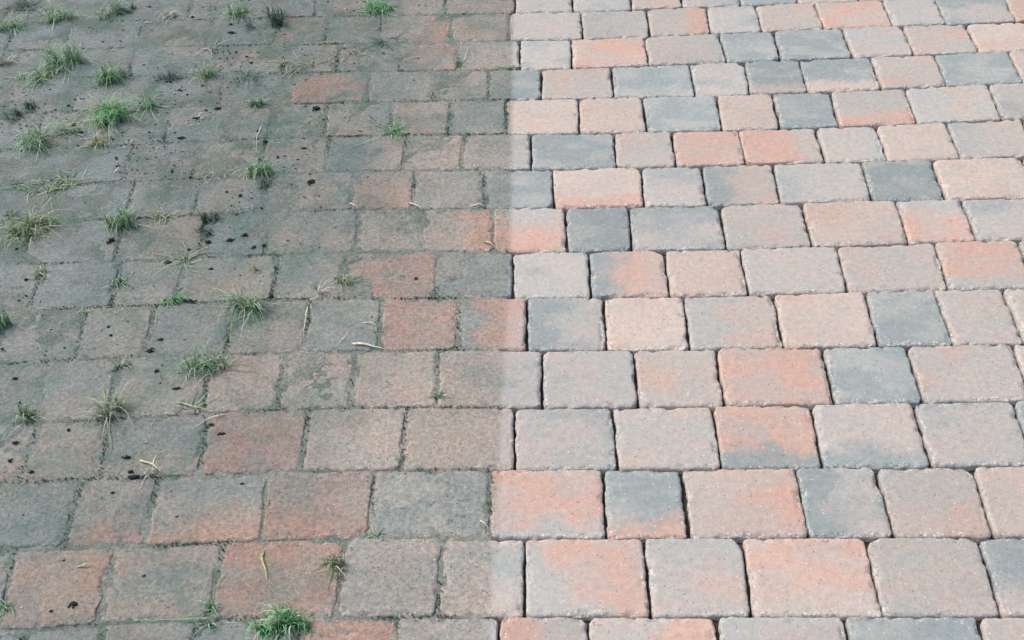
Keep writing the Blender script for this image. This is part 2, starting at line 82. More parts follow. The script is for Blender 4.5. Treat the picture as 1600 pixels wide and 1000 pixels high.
# weeds: x, y, height, spread, blades, kind, label
TUFTS = [
 [-1.1978, 2.5917, 0.0718, 0.0558, 90, "g", "large green grass clump near top left, bushy upper half of the long weed"],
 [-1.2268, 2.527, 0.0409, 0.0582, 60, "g", "low sprawling green clump joined to the lower left of the big weed"],
 [-0.9929, 2.3434, 0.0669, 0.0735, 130, "b", "brightest and densest green weed on the grimy side, upper left"],
 [-1.05, 2.5062, 0.0699, 0.048, 60, "g", "tall thin-bladed green tuft just above the brightest weed"],
 [-1.1338, 2.2476, 0.0517, 0.0629, 80, "g", "spreading green tuft left of the yellowish stub, third weed down"],
 [-1.2309, 2.3683, 0.0357, 0.0404, 40, "d", "small dark green sprout on the left edge above the spreading tuft"],
 [-1.007, 2.2368, 0.0342, 0.0298, 30, "y", "yellowish stubby tuft just below the brightest weed"],
 [-0.9301, 2.2283, 0.017, 0.0267, 10, "w", "pale straw-white star of dry blades right of the yellow stub"],
 [-1.0537, 2.0736, 0.0295, 0.0626, 60, "m", "flat green and straw tuft casting a dark shadow, at joint crossing"],
 [-0.8727, 1.9328, 0.0625, 0.0462, 60, "g", "spiky upright green tuft growing from a cross joint, middle left"],
 [-1.0623, 1.9272, 0.0502, 0.0655, 80, "m", "loose yellow-green tuft low beside the left edge, middle height"],
 [-1.1268, 1.9685, 0.0191, 0.036, 36, "d", "small dark sprout touching left edge beside loose yellow-green tuft"],
 [-0.7832, 1.953, 0.0188, 0.0463, 26, "m", "flat yellow-green blades lying along a joint right of the spiky tuft"],
 [-0.7354, 2.0931, 0.0195, 0.0368, 18, "w", "curled pale straw blades lying on a joint, upper left centre"],
 [-0.7132, 1.8115, 0.0269, 0.0547, 40, "g", "thin green tuft over a dark soil lump at a joint crossing"],
 [-0.7, 1.9411, 0.0342, 0.0271, 24, "d", "faint dark green sprig beside a joint, above two soil crumbs"],
 [-0.5686, 1.7788, 0.0265, 0.0154, 14, "y", "tiny pale yellow sprig in middle of a reddish paver"],
 [-0.5827, 1.6702, 0.0485, 0.062, 60, "g", "wide thin green tuft below reddish paver, left of centre"],
 [-0.7084, 1.6926, 0.0231, 0.0226, 30, "b", "small bright green tuft at lower corner of a grimy paver"],
 [-0.8401, 1.7306, 0.0586, 0.0229, 36, "g", "upright green weed filling a vertical joint beside blue grey paver"],
 [-1.0045, 1.7591, 0.0655, 0.0233, 40, "m", "tall mixed weed filling joint left of blue grey paver"],
 [-0.884, 1.6691, 0.0202, 0.0501, 36, "o", "orange and straw tuft on the joint crossing left"],
 [-1.028, 1.6306, 0.0714, 0.0174, 36, "b", "green strip of weed climbing joint on left edge"],
 [-0.6088, 1.5124, 0.0568, 0.0541, 70, "g", "big spiky green tuft above reddish paver, left centre"],
 [-0.7776, 1.5124, 0.0245, 0.0284, 20, "g", "small three-bladed green tuft below a reddish narrow paver"],
 [-0.7606, 1.3911, 0.0522, 0.0635, 44, "m", "large airy sprawling tuft at a cross joint, lower left"],
 [-0.9085, 1.3949, 0.0341, 0.0343, 36, "m", "small pale sprawling tuft near left edge beside airy tuft"],
 [-0.6196, 1.4055, 0.0183, 0.0499, 14, "g", "few long flat green blades lying on moss, left of centre"],
 [-0.6551, 1.2649, 0.0273, 0.0432, 26, "w", "dry straw bundle lying on paver above dark moss lump"],
 [-0.3953, 0.9695, 0.0503, 0.0323, 90, "b", "dense bright green grass tuft at the bottom edge"],
 [-0.3275, 1.0723, 0.041, 0.0336, 44, "m", "yellow-green tuft in vertical joint near bottom centre"],
 [-0.5075, 0.9801, 0.0552, 0.0249, 44, "g", "green weed climbing joint with a long runner, bottom left"],
 [-0.8157, 0.9886, 0.0493, 0.0175, 36, "g", "green weed in joint at bottom left corner"],
 [-0.8383, 1.0773, 0.0139, 0.0243, 18, "w", "dry straw bits at left edge near bottom"],
 [-0.1891, 1.4062, 0.0462, 0.0201, 26, "m", "thin yellow-green weed in joint below centre"],
 [-0.2487, 1.2802, 0.027, 0.0257, 18, "w", "pale little tuft on joint between two brown pavers"],
 [-0.2693, 1.1278, 0.0116, 0.0222, 16, "g", "tiny green tuft on bottom centre joint corner"],
 [-0.4261, 2.8134, 0.0428, 0.0575, 60, "b", "bright green tuft at the top edge left of centre"],
 [-0.3432, 2.2526, 0.0235, 0.0409, 26, "b", "small bright green tuft with long curved blade, upper centre"],
 [-0.1955, 2.5268, 0.0612, 0.0219, 18, "g", "thin upright green weed in joint at upper centre"],
 [-0.0631, 2.514, 0.0179, 0.0373, 22, "g", "small green tuft on the cleaning line near top"],
 [-0.1444, 2.101, 0.016, 0.039, 18, "o", "yellow-brown dry tuft in joint corner near cleaning line"],
 [-1.283, 2.8156, 0.048, 0.0626, 50, "g", "low green tuft in the top left corner, right one"],
 [-1.3972, 2.7883, 0.0399, 0.0624, 44, "g", "low green tuft touching the left edge near the top"],
 [-1.4005, 2.8847, 0.0367, 0.0816, 44, "d", "dark green patch of blades at the top left corner"],
 [-1.1172, 2.8471, 0.0521, 0.0453, 36, "g", "small pale green tuft at top, second from corner"],
 [-1.0363, 2.7946, 0.0197, 0.0652, 22, "w", "pale straw bunch lying across top left joint"],
 [-0.9567, 2.8171, 0.0436, 0.0585, 26, "w", "upright straw bunch right of the lying straw bunch, top"],
 [-0.8221, 2.6459, 0.0265, 0.0658, 26, "w", "scattered straw tuft above reddish paver near the top"],
 [-0.9029, 2.5104, 0.0293, 0.0414, 36, "d", "small dark green clump with black shadow below, upper left"],
 [-0.8163, 2.5177, 0.0439, 0.0573, 28, "g", "faint green tuft between dark clump and top centre"],
 [-0.7132, 2.5124, 0.0182, 0.0444, 26, "d", "flat dark green sprout on joint, upper left of centre"],
 [-0.6115, 2.1067, 0.0423, 0.0368, 50, "g", "medium green tuft amid dark crumbs on a vertical joint"],
 [-0.6726, 2.7736, 0.066, 0.054, 50, "d", "dark leafy green weed at top beside rust brown paver"],
 [-0.7901, 2.8142, 0.0433, 0.0479, 30, "g", "pale green airy tuft at top between straw and dark weed"],
 [-0.6673, 2.3767, 0.0351, 0.0244, 24, "g", "little light green sprout left of the black crumb, upper area"],
 [-0.5562, 2.5458, 0.0329, 0.07, 20, "m", "flat yellow-green blades lying on a rust paver near top"],
 [-0.6267, 2.5316, 0.0731, 0.0191, 12, "y", "thin straw stalks standing in joint below rust brown paver"],
 [-0.3945, 1.7231, 0.0547, 0.0225, 30, "m", "wispy yellow-green weed in joint left of the red paver"],
 [-0.4348, 1.7058, 0.0315, 0.0499, 26, "w", "pale fuzzy dry tuft beside the wispy weed"],
 [-0.6001, 2.0366, 0.0702, 0.0222, 34, "d", "dark creeping sprigs along joint below medium green tuft"],
 [-1.0771, 2.8655, 0.0281, 0.035, 12, "d", "tiny dark sprig at the top edge left part"],
 [-0.7924, 2.3205, 0.0278, 0.0453, 16, "w", "dry twiggy tuft beside two big black crumbs"],
 [-1.336, 2.599, 0.057, 0.0496, 24, "w", "dry bleached stems at left edge near top"],
 [-0.6887, 1.8837, 0.0459, 0.0186, 20, "d", "narrow dark sprig in joint left of twin crumbs"],
 [-0.3895, 2.66, 0.015, 0.0553, 18, "d", "low teal moss sprout on joint near top centre"],
]
BLADES = [
 [[[-0.5079, 0.9823], [-0.5512, 0.9786], [-0.5891, 0.9771], [-0.6239, 0.9821]], 2.2, "g", "long green runner blade lying along the bottom left joint"],
 [[[-0.4448, 1.1008], [-0.4468, 1.0889], [-0.4374, 1.0673], [-0.4301, 1.0462]], 5, "y", "broad pale green folded leaf lying on paver near bottom"],
 [[[-0.3497, 2.2606], [-0.3714, 2.2745], [-0.396, 2.3018], [-0.4204, 2.3242]], 2.0, "g", "long curved green blade reaching left from small bright tuft"],
 [[[-0.3563, 1.5615], [-0.3372, 1.5592], [-0.3165, 1.5519], [-0.295, 1.5479]], 7, "w", "cream husk lying on joint below left centre"],
 [[[-0.2781, 1.9833], [-0.2611, 1.9695], [-0.2497, 1.9581]], 4, "w", "cream flake at joint corner, upper centre"],
 [[[-0.4067, 1.9885], [-0.3963, 1.9792], [-0.3844, 1.9678]], 3, "w", "short pale stalk at joint corner left of cream flake"],
 [[[-0.1499, 1.9673], [-0.1326, 1.9709], [-0.1192, 1.9682]], 3, "w", "pale straw along joint just left of cleaning line"],
 [[[-0.1204, 1.8502], [-0.1061, 1.8416], [-0.0943, 1.827]], 4, "o", "tan dry leaf on corner of tan paver at cleaning line"],
 [[[-0.3394, 1.6178], [-0.3246, 1.6138], [-0.3095, 1.6064]], 2, "w", "thin white straw at right end of dark paver"],
 [[[-0.7318, 1.0764], [-0.7177, 1.0797], [-0.7032, 1.0819]], 3, "y", "pale yellow blade on the rust paver, bottom left"],
 [[[-0.3791, 1.5639], [-0.3689, 1.5789], [-0.3617, 1.601]], 1.5, "w", "faint thin straw left of the cream husk"],
 [[[-0.6885, 2.5053], [-0.6662, 2.5129], [-0.6412, 2.5234]], 2.2, "g", "pale green blade lying along joint, upper left centre"],
 [[[-0.4884, 2.5602], [-0.4818, 2.572], [-0.4784, 2.584]], 2, "w", "tiny white fleck of straw near top centre"],
 [[[-0.5584, 2.6503], [-0.5347, 2.6553], [-0.5061, 2.6601]], 2, "y", "pale blade lying on joint below dark paver near top"],
 [[[-0.3965, 2.3231], [-0.3719, 2.2797], [-0.3497, 2.2606]], 2, "d", "dark green blade leaning into the small bright tuft"],
 [[[-0.9381, 2.1158], [-0.9315, 2.1346], [-0.9207, 2.1486]], 2, "w", "white straw sliver near left, right of flat tuft"],
 [[[-0.1092, 1.1519], [-0.1009, 1.1429], [-0.0947, 1.1354]], 2.5, "w", "small straw across joint at bottom centre"],
 [[[-0.6479, 1.4216], [-0.6206, 1.4101], [-0.5777, 1.3984]], 3, "y", "long pale blade lying on mossy paver, lower left"],
 [[[-0.6849, 1.2906], [-0.6583, 1.2788], [-0.6367, 1.259]], 3, "w", "cream flattened straw on top of the dry bundle"],
 [[[-0.9128, 2.3886], [-0.8758, 2.3731], [-0.8659, 2.3836]], 1.8, "w", "thin white twig right of the brightest weed"],
 [[[-0.639, 2.2948], [-0.6423, 2.2432], [-0.6348, 2.1802]], 1.5, "w", "thin pale stem lying along a vertical joint, upper left"],
 [[[-0.4518, 1.666], [-0.4495, 1.6301], [-0.4473, 1.5778]], 2.5, "w", "bleached stem lying in joint left of dark paver"],
 [[[-0.1852, 2.5442], [-0.1786, 2.5801], [-0.175, 2.6168]], 1.5, "w", "slim pale stalk beside upright weed near top centre"],
 [[[-0.5585, 1.3918], [-0.5813, 1.3819], [-0.6098, 1.3575]], 2, "w", "pale thin stem beside the dark moss ring"],
]
CRUMBS = [
 [-0.7952, 2.7673, 0.0059, 0.0042, "leftmost of two soil crumbs, paver fifth from left, second row from top"],
 [-0.7852, 2.7206, 0.0117, 0.0067, "rightmost of two soil crumbs, paver fifth from left, second row from top"],
 [-0.8369, 2.2701, 0.0037, 0.003, "leftmost of five soil crumbs, paver fourth from left, fifth row from top"],
 [-0.8175, 2.2486, 0.0104, 0.0045, "second from left of five soil crumbs, paver fourth from left, fifth row from top"],
 [-0.7965, 2.3261, 0.0106, 0.0061, "third from left of five soil crumbs, paver fourth from left, fifth row from top"],
 [-0.7823, 2.3604, 0.0053, 0.0038, "fourth from left of five soil crumbs, paver fourth from left, fifth row from top"],
 [-0.7564, 2.3673, 0.0092, 0.0061, "rightmost of five soil crumbs, paver fourth from left, fifth row from top"],
 [-0.9159, 2.3887, 0.0054, 0.0039, "leftmost of five soil crumbs, paver fourth from left, fourth row from top"],
 [-0.899, 2.4927, 0.0079, 0.0048, "second from left of five soil crumbs, paver fourth from left, fourth row from top"],
 [-0.8641, 2.4535, 0.0063, 0.0039, "third from left of five soil crumbs, paver fourth from left, fourth row from top"],
 [-0.8411, 2.4325, 0.0039, 0.0031, "fourth from left of five soil crumbs, paver fourth from left, fourth row from top"],
 [-0.8117, 2.4709, 0.0047, 0.0039, "rightmost of five soil crumbs, paver fourth from left, fourth row from top"],
 [-0.5237, 2.3534, 0.0091, 0.0076, "lone black soil crumb on paver sixth from left, fifth row from top"],
 [-0.9478, 2.1767, 0.0044, 0.0029, "leftmost of two soil crumbs, paver second from left, sixth row from top"],
 [-0.9368, 2.1445, 0.0087, 0.0043, "rightmost of two soil crumbs, paver second from left, sixth row from top"],
 [-0.8854, 1.8827, 0.008, 0.0074, "lone black soil crumb on paver second from left, eighth row from bottom"],
 [-0.6823, 1.871, 0.0066, 0.0053, "leftmost of six soil crumbs, paver fourth from left, eighth row from bottom"],
 [-0.639, 1.9604, 0.0048, 0.0027, "second from left of six soil crumbs, paver fourth from left, eighth row from bottom"],
 [-0.6371, 1.8755, 0.0079, 0.0053, "third from left of six soil crumbs, paver fourth from left, eighth row from bottom"],
 [-0.6106, 1.8891, 0.0066, 0.0053, "fourth from left of six soil crumbs, paver fourth from left, eighth row from bottom"],
 [-0.5854, 1.849, 0.0052, 0.0052, "fifth from left of six soil crumbs, paver fourth from left, eighth row from bottom"],
 [-0.5658, 1.8565, 0.0039, 0.0046, "rightmost of six soil crumbs, paver fourth from left, eighth row from bottom"],
 [-0.7156, 1.8477, 0.0039, 0.0033, "lone black soil crumb on paver third from left, eighth row from bottom"],
 [-1.1189, 2.3986, 0.0047, 0.0039, "lone black soil crumb on paver second from left, fourth row from top"],
 [-1.0834, 2.3156, 0.0076, 0.0053, "leftmost of three soil crumbs, paver second from left, fifth row from top"],
 [-1.0609, 2.283, 0.0045, 0.003, "second from left of three soil crumbs, paver second from left, fifth row from top"],
 [-1.0549, 2.2827, 0.0068, 0.003, "rightmost of three soil crumbs, paver second from left, fifth row from top"],
 [-1.1456, 2.0751, 0.0036, 0.0029, "lone black soil crumb on paver leftmost, seventh row from top"],
 [-1.0743, 1.8628, 0.004, 0.0033, "lone black soil crumb on paver leftmost, eighth row from bottom"],
 [-0.9589, 1.4899, 0.0053, 0.0041, "lone black soil crumb on paver leftmost, fifth row from bottom"],
 [-1.0081, 1.5692, 0.0036, 0.003, "lone black soil crumb on paver leftmost, sixth row from bottom"],
 [-0.7278, 1.5558, 0.0072, 0.0054, "leftmost of two soil crumbs, paver third from left, sixth row from bottom"],
 [-0.7164, 1.5843, 0.0073, 0.0042, "rightmost of two soil crumbs, paver third from left, sixth row from bottom"],
 [-0.8236, 1.6224, 0.0037, 0.0031, "leftmost of two soil crumbs, paver second from left, sixth row from bottom"],
 [-0.8128, 1.5994, 0.0043, 0.0031, "rightmost of two soil crumbs, paver second from left, sixth row from bottom"],
 [-0.7471, 1.8067, 0.0104, 0.0059, "lone black soil crumb on paver third from left, seventh row from bottom"],
 [-0.6846, 1.6918, 0.015, 0.0038, "leftmost of three soil crumbs, paver fourth from left, seventh row from bottom"],
 [-0.6593, 1.7859, 0.0045, 0.0032, "second from left of three soil crumbs, paver fourth from left, seventh row from bottom"],
 [-0.5273, 1.7014, 0.005, 0.0075, "rightmost of three soil crumbs, paver fourth from left, seventh row from bottom"],
 [-0.9102, 1.3359, 0.0067, 0.0034, "leftmost of two soil crumbs, paver leftmost, fourth row from bottom"],
 [-0.9062, 1.2959, 0.0039, 0.0044, "rightmost of two soil crumbs, paver leftmost, fourth row from bottom"],
 [-0.8615, 1.2711, 0.0054, 0.0038, "leftmost of two soil crumbs, paver second from left, fourth row from bottom"],
 [-0.8259, 1.363, 0.0039, 0.0034, "rightmost of two soil crumbs, paver second from left, fourth row from bottom"],
 [-0.7084, 1.2982, 0.0071, 0.0038, "leftmost of two soil crumbs, paver third from left, fourth row from bottom"],
 [-0.6933, 1.2672, 0.0054, 0.0032, "rightmost of two soil crumbs, paver third from left, fourth row from bottom"],
 [-0.7132, 1.223, 0.0043, 0.0027, "leftmost of two soil crumbs, paver second from left, third row from bottom"],
 [-0.682, 1.256, 0.014, 0.0048, "rightmost of two soil crumbs, paver second from left, third row from bottom"],
 [-0.7557, 1.09, 0.003, 0.002, "leftmost of three soil crumbs, paver second from left, second row from bottom"],
 [-0.749, 0.9986, 0.0034, 0.0029, "second from left of three soil crumbs, paver second from left, second row from bottom"],
 [-0.7183, 1.0103, 0.0073, 0.0064, "rightmost of three soil crumbs, paver second from left, second row from bottom"],
 [-0.7037, 1.5021, 0.0047, 0.0047, "leftmost of two soil crumbs, paver third from left, fifth row from bottom"],
 [-0.6556, 1.4576, 0.0104, 0.0029, "rightmost of two soil crumbs, paver third from left, fifth row from bottom"],
 [-0.6374, 2.1268, 0.005, 0.0043, "leftmost of two soil crumbs, paver fourth from left, sixth row from top"],
 [-0.6236, 2.1552, 0.0057, 0.0043, "rightmost of two soil crumbs, paver fourth from left, sixth row from top"],
 [-0.6451, 2.269, 0.0044, 0.0044, "lone black soil crumb on paver fifth from left, fifth row from top"],
 [-0.6204, 2.2244, 0.0059, 0.0051, "leftmost of three soil crumbs, paver fifth from left, sixth row from top"],
 [-0.5835, 2.1632, 0.0036, 0.0058, "second from left of three soil crumbs, paver fifth from left, sixth row from top"],
 [-0.5294, 2.1953, 0.0065, 0.0036, "rightmost of three soil crumbs, paver fifth from left, sixth row from top"],
 [-0.591, 1.9804, 0.0041, 0.0034, "leftmost of two soil crumbs, paver fifth from left, seventh row from top"],
 [-0.4971, 2.0691, 0.0098, 0.0063, "rightmost of two soil crumbs, paver fifth from left, seventh row from top"],
 [-0.9062, 2.8108, 0.0051, 0.0043, "lone black soil crumb on paver fourth from left, second row from top"],
 [-1.0343, 2.8735, 0.007, 0.0035, "lone black soil crumb on paver fourth from left, top row"],
 [-0.7266, 2.6003, 0.0049, 0.0032, "leftmost of two soil crumbs, paver fifth from left, third row from top"],
 [-0.7106, 2.572, 0.0048, 0.0032, "rightmost of two soil crumbs, paver fifth from left, third row from top"],
 [-1.0007, 2.5302, 0.0048, 0.0048, "lone black soil crumb on paver third from left, fourth row from top"],
 [-0.6751, 2.0397, 0.0035, 0.0035, "leftmost of two soil crumbs, paver fourth from left, seventh row from top"],
 [-0.6422, 2.0248, 0.0048, 0.0042, "rightmost of two soil crumbs, paver fourth from left, seventh row from top"],
 [-1.072, 2.0978, 0.0036, 0.0029, "lone black soil crumb on paver leftmost, sixth row from top"],
 [-1.0244, 1.7655, 0.0039, 0.0039, "lone black soil crumb on paver leftmost, seventh row from bottom"],
 [-0.7642, 2.0966, 0.0043, 0.0035, "lone black soil crumb on paver third from left, seventh row from top"],
 [-0.9793, 2.5741, 0.0041, 0.0032, "lone black soil crumb on paver fourth from left, third row from top"],
 [-0.249, 1.7427, 0.0038, 0.0038, "lone black soil crumb on paver sixth from left, seventh row from bottom"],
 [-0.5787, 1.3685, 0.0056, 0.0034, "leftmost of two soil crumbs, paver fourth from left, fourth row from bottom"],
 [-0.5581, 1.3474, 0.0078, 0.0033, "rightmost of two soil crumbs, paver fourth from left, fourth row from bottom"],
 [-0.6228, 1.0591, 0.004, 0.002, "lone black soil crumb on paver third from left, second row from bottom"],
]

# ------------------------------------------------------------------ helpers
COL = SC.collection
random.seed(11)
RNG = np.random.default_rng(7)


def hash2(ix, iy, seed):
    h = (ix.astype(np.int64) * 374761393 + iy.astype(np.int64) * 668265263 + seed * 974634777) & 0x7fffffff
    h = ((h ^ (h >> 13)) * 1274126177) & 0x7fffffff
    h = h ^ (h >> 16)
    return (h & 0xffff) / 65535.0


def vnoise(x, y, seed=0):
    ix, iy = np.floor(x), np.floor(y)
    fx, fy = x - ix, y - iy
    fx, fy = fx * fx * (3 - 2 * fx), fy * fy * (3 - 2 * fy)
    a, b = hash2(ix, iy, seed), hash2(ix + 1, iy, seed)
    c, d = hash2(ix, iy + 1, seed), hash2(ix + 1, iy + 1, seed)
    return (a * (1 - fx) + b * fx) * (1 - fy) + (c * (1 - fx) + d * fx) * fy


def fbm(x, y, seed=0, o=4):
    s, t, a = 0, 0, 1.0
    for k in range(o):
        s = s + a * vnoise(x * 2 ** k + 17 * k, y * 2 ** k - 9 * k, seed + k)
        t += a
        a *= 0.55
    return s / t


def sstep(a, b, x):
    t = np.clip((x - a) / (b - a), 0, 1)
    return t * t * (3 - 2 * t)


def clean_line(Y):                    # world x where the washed paving starts
    return -0.061 - 0.03 * np.maximum(0, 1.8 - Y)


def mesh_obj(name, verts, faces, mat, tint=None, edge=None, parent=None, smooth=True, loc=(0, 0, 0)):
    me = bpy.data.meshes.new(name)
    verts = np.asarray(verts, dtype=np.float32)
    faces = np.asarray(faces, dtype=np.int32)
    n, f, k = len(verts), len(faces), faces.shape[1]
    me.vertices.add(n)
    me.vertices.foreach_set('co', verts.ravel())
    me.loops.add(f * k)
    me.loops.foreach_set('vertex_index', faces.ravel())
    me.polygons.add(f)
    me.polygons.foreach_set('loop_start', np.arange(0, f * k, k, dtype=np.int32))
    if smooth:
        me.polygons.foreach_set('use_smooth', np.ones(f, dtype=bool))
    me.update(calc_edges=True)
    me.validate()
    if tint is not None:
        a = me.attributes.new('tint', 'FLOAT_COLOR', 'POINT')
        c = np.ones((n, 4), dtype=np.float32)
        c[:, :3] = tint
        a.data.foreach_set('color', c.ravel())
    if edge is not None:
        a = me.attributes.new('edge', 'FLOAT', 'POINT')
        a.data.foreach_set('value', np.asarray(edge, dtype=np.float32))
    me.materials.append(mat)
    o = bpy.data.objects.new(name, me)
    o.location = loc
    COL.objects.link(o)
    if parent:
        o.parent = parent
    return o


def tag(o, label=None, cat=None, group=None, kind=None):
    if label: o['label'] = label
    if cat: o['category'] = cat
    if group: o['group'] = group
    if kind: o['kind'] = kind
    return o


def grid_faces(nu, nv):
    i = np.arange(nu - 1)[:, None] * nv + np.arange(nv - 1)[None, :]
    i = i.ravel()
    return np.stack([i, i + nv, i + nv + 1, i + 1], 1)


def lin(r, g, b):
    return np.array([(c / 255 / 12.92) if c <= 10 else ((c / 255 + 0.055) / 1.055) ** 2.4 for c in (r, g, b)])


# ------------------------------------------------------------------ materials
class NT:
    def __init__(s, name):
        s.m = bpy.data.materials.new(name)
        s.m.use_nodes = True
        s.n = s.m.node_tree.nodes
        s.l = s.m.node_tree.links
        s.b = s.n['Principled BSDF']

    def put(s, sock, v):
        if isinstance(v, bpy.types.NodeSocket):
            s.l.new(v, sock)
        elif isinstance(v, (tuple, list, np.ndarray)):
            v = list(v)
            sock.default_value = v + [1] if len(v) == 3 and sock.type == 'RGBA' else v
        else:
            sock.default_value = v

    def math(s, op, a, b=0.0, c=None, clamp=False):
        n = s.n.new('ShaderNodeMath')
        n.operation = op
        n.use_clamp = clamp
        s.put(n.inputs[0], a)
        s.put(n.inputs[1], b)
        if c is not None: s.put(n.inputs[2], c)
        return n.outputs[0]

    def mix(s, f, a, b, mode='MIX'):
        n = s.n.new('ShaderNodeMix')
        n.data_type = 'RGBA'
        n.blend_type = mode
        s.put(n.inputs[0], f)
        s.put(n.inputs[6], a)
        s.put(n.inputs[7], b)
        return n.outputs[2]

    def ramp(s, x, lo, hi, a=0.0, b=1.0):
        n = s.n.new('ShaderNodeMapRange')
        n.interpolation_type = 'SMOOTHSTEP'
        s.put(n.inputs[0], x)
        for k, v in enumerate((lo, hi, a, b)): s.put(n.inputs[k + 1], v)
        return n.outputs[0]

    def noise(s, vec, scale, detail=3, rough=0.55, off=None, dist=0.0):
        n = s.n.new('ShaderNodeTexNoise')
        s.put(n.inputs['Scale'], scale)
        n.inputs['Detail'].default_value = detail
        n.inputs['Roughness'].default_value = rough
        n.inputs['Distortion'].default_value = dist
        if off:
            m = s.n.new('ShaderNodeMapping')
            s.l.new(vec, m.inputs[0])
            m.inputs['Location'].default_value = off
            vec = m.outputs[0]
        s.l.new(vec, n.inputs['Vector'])
        return n.outputs[0]

    def voro(s, vec, scale, feature='F1'):
        n = s.n.new('ShaderNodeTexVoronoi')
        n.feature = feature
        n.inputs['Scale'].default_value = scale
        s.l.new(vec, n.inputs['Vector'])
        return n

    def attr(s, name):
        n = s.n.new('ShaderNodeAttribute')
        n.attribute_name = name
        return n

    def pos(s):
        g = s.n.new('ShaderNodeNewGeometry')
        x = s.n.new('ShaderNodeSeparateXYZ')
        s.l.new(g.outputs['Position'], x.inputs[0])
        return g.outputs['Position'], x.outputs


def grime_and_shade(t, P, xyz, col, strength=1.0):
    """Film of algae and soil, with upper-left shade painted into it, that lies on everything left of the washed strip."""
    X, Y = xyz[0], xyz[1]
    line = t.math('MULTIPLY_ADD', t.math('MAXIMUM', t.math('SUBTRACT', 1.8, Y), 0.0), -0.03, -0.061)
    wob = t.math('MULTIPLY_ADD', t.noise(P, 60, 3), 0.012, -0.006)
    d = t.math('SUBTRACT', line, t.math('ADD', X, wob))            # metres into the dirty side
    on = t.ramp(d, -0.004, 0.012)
    far = t.math('ADD', t.math('MULTIPLY', t.ramp(d, 0.06, 0.60), 0.62), t.math('MULTIPLY', t.ramp(Y, 1.2, 2.5), 0.38))  # grows left and away: drives painted shade as well as thicker dirt
    # overall film, its colour also carrying painted shade towards the upper left
    film_and_shade = t.mix(t.ramp(far, 0.0, 1.0), G_NEAR, G_FAR_SHADE)
    c = t.mix(1.0, col, film_and_shade, 'MULTIPLY')
    big = t.noise(P, 5.5, 5, 0.6, (3, 1, 0))
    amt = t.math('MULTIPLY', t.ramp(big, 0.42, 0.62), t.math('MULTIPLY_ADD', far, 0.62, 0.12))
    c = t.mix(amt, c, G_TEAL)
    # green algae bloom
    alg = t.noise(P, 9.0, 5, 0.62, (7, 2, 3), 0.6)
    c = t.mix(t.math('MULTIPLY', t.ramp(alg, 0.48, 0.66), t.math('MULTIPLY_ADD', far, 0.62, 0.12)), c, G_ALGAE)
    # brown soil smears
    br = t.noise(P, 14.0, 4, 0.6, (1, 9, 4))
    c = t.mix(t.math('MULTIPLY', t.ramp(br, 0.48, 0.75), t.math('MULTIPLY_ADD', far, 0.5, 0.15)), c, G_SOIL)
    # dried grey silt far out on the left
    si = t.noise(P, 7.0, 4, 0.6, (4, 6, 2))
    c = t.mix(t.math('MULTIPLY', t.ramp(si, 0.36, 0.62), t.ramp(d, 0.55, 1.05, 0.0, 0.5)), c, (0.190, 0.220, 0.235))
    # damp black-green stain blotches
    st = t.noise(P, 19.0, 6, 0.75, (6, 3, 8), 0.8)
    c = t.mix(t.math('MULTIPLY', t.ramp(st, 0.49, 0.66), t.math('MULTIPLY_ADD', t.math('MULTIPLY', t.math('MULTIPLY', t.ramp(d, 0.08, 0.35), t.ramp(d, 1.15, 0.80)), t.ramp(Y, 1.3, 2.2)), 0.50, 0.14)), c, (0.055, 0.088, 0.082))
    # rough mottle of half worn film
    mo = t.noise(P, 130.0, 4, 0.75, (9, 3, 8))
    c = t.mix(1.0, c, t.mix(t.ramp(mo, 0.34, 0.66), (0.76, 0.80, 0.80), (1.22, 1.19, 1.16)), 'MULTIPLY')
    # dark peppering
    pp = t.noise(P, 230.0, 2, 0.6, (2, 2, 2))
    cl = t.noise(P, 22.0, 3, 0.6, (5, 5, 1))
    c = t.mix(t.math('MULTIPLY', t.math('MULTIPLY', t.ramp(pp, 0.57, 0.70), t.ramp(cl, 0.36, 0.60)), 0.75), c, G_DARK)
    lt = t.noise(P, 180.0, 2, 0.6, (8, 2, 6))
    c = t.mix(t.math('MULTIPLY', t.ramp(lt, 0.56, 0.72), 0.42), c, G_LIGHT)
    if strength != 1.0: on = t.math('MULTIPLY', on, strength)
    return t.mix(on, col, c), on


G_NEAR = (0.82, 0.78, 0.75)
G_FAR_SHADE = (0.485, 0.515, 0.505)
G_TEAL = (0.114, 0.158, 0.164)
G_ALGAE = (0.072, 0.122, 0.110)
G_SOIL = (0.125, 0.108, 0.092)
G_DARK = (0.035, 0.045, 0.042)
G_LIGHT = (0.30, 0.31, 0.30)


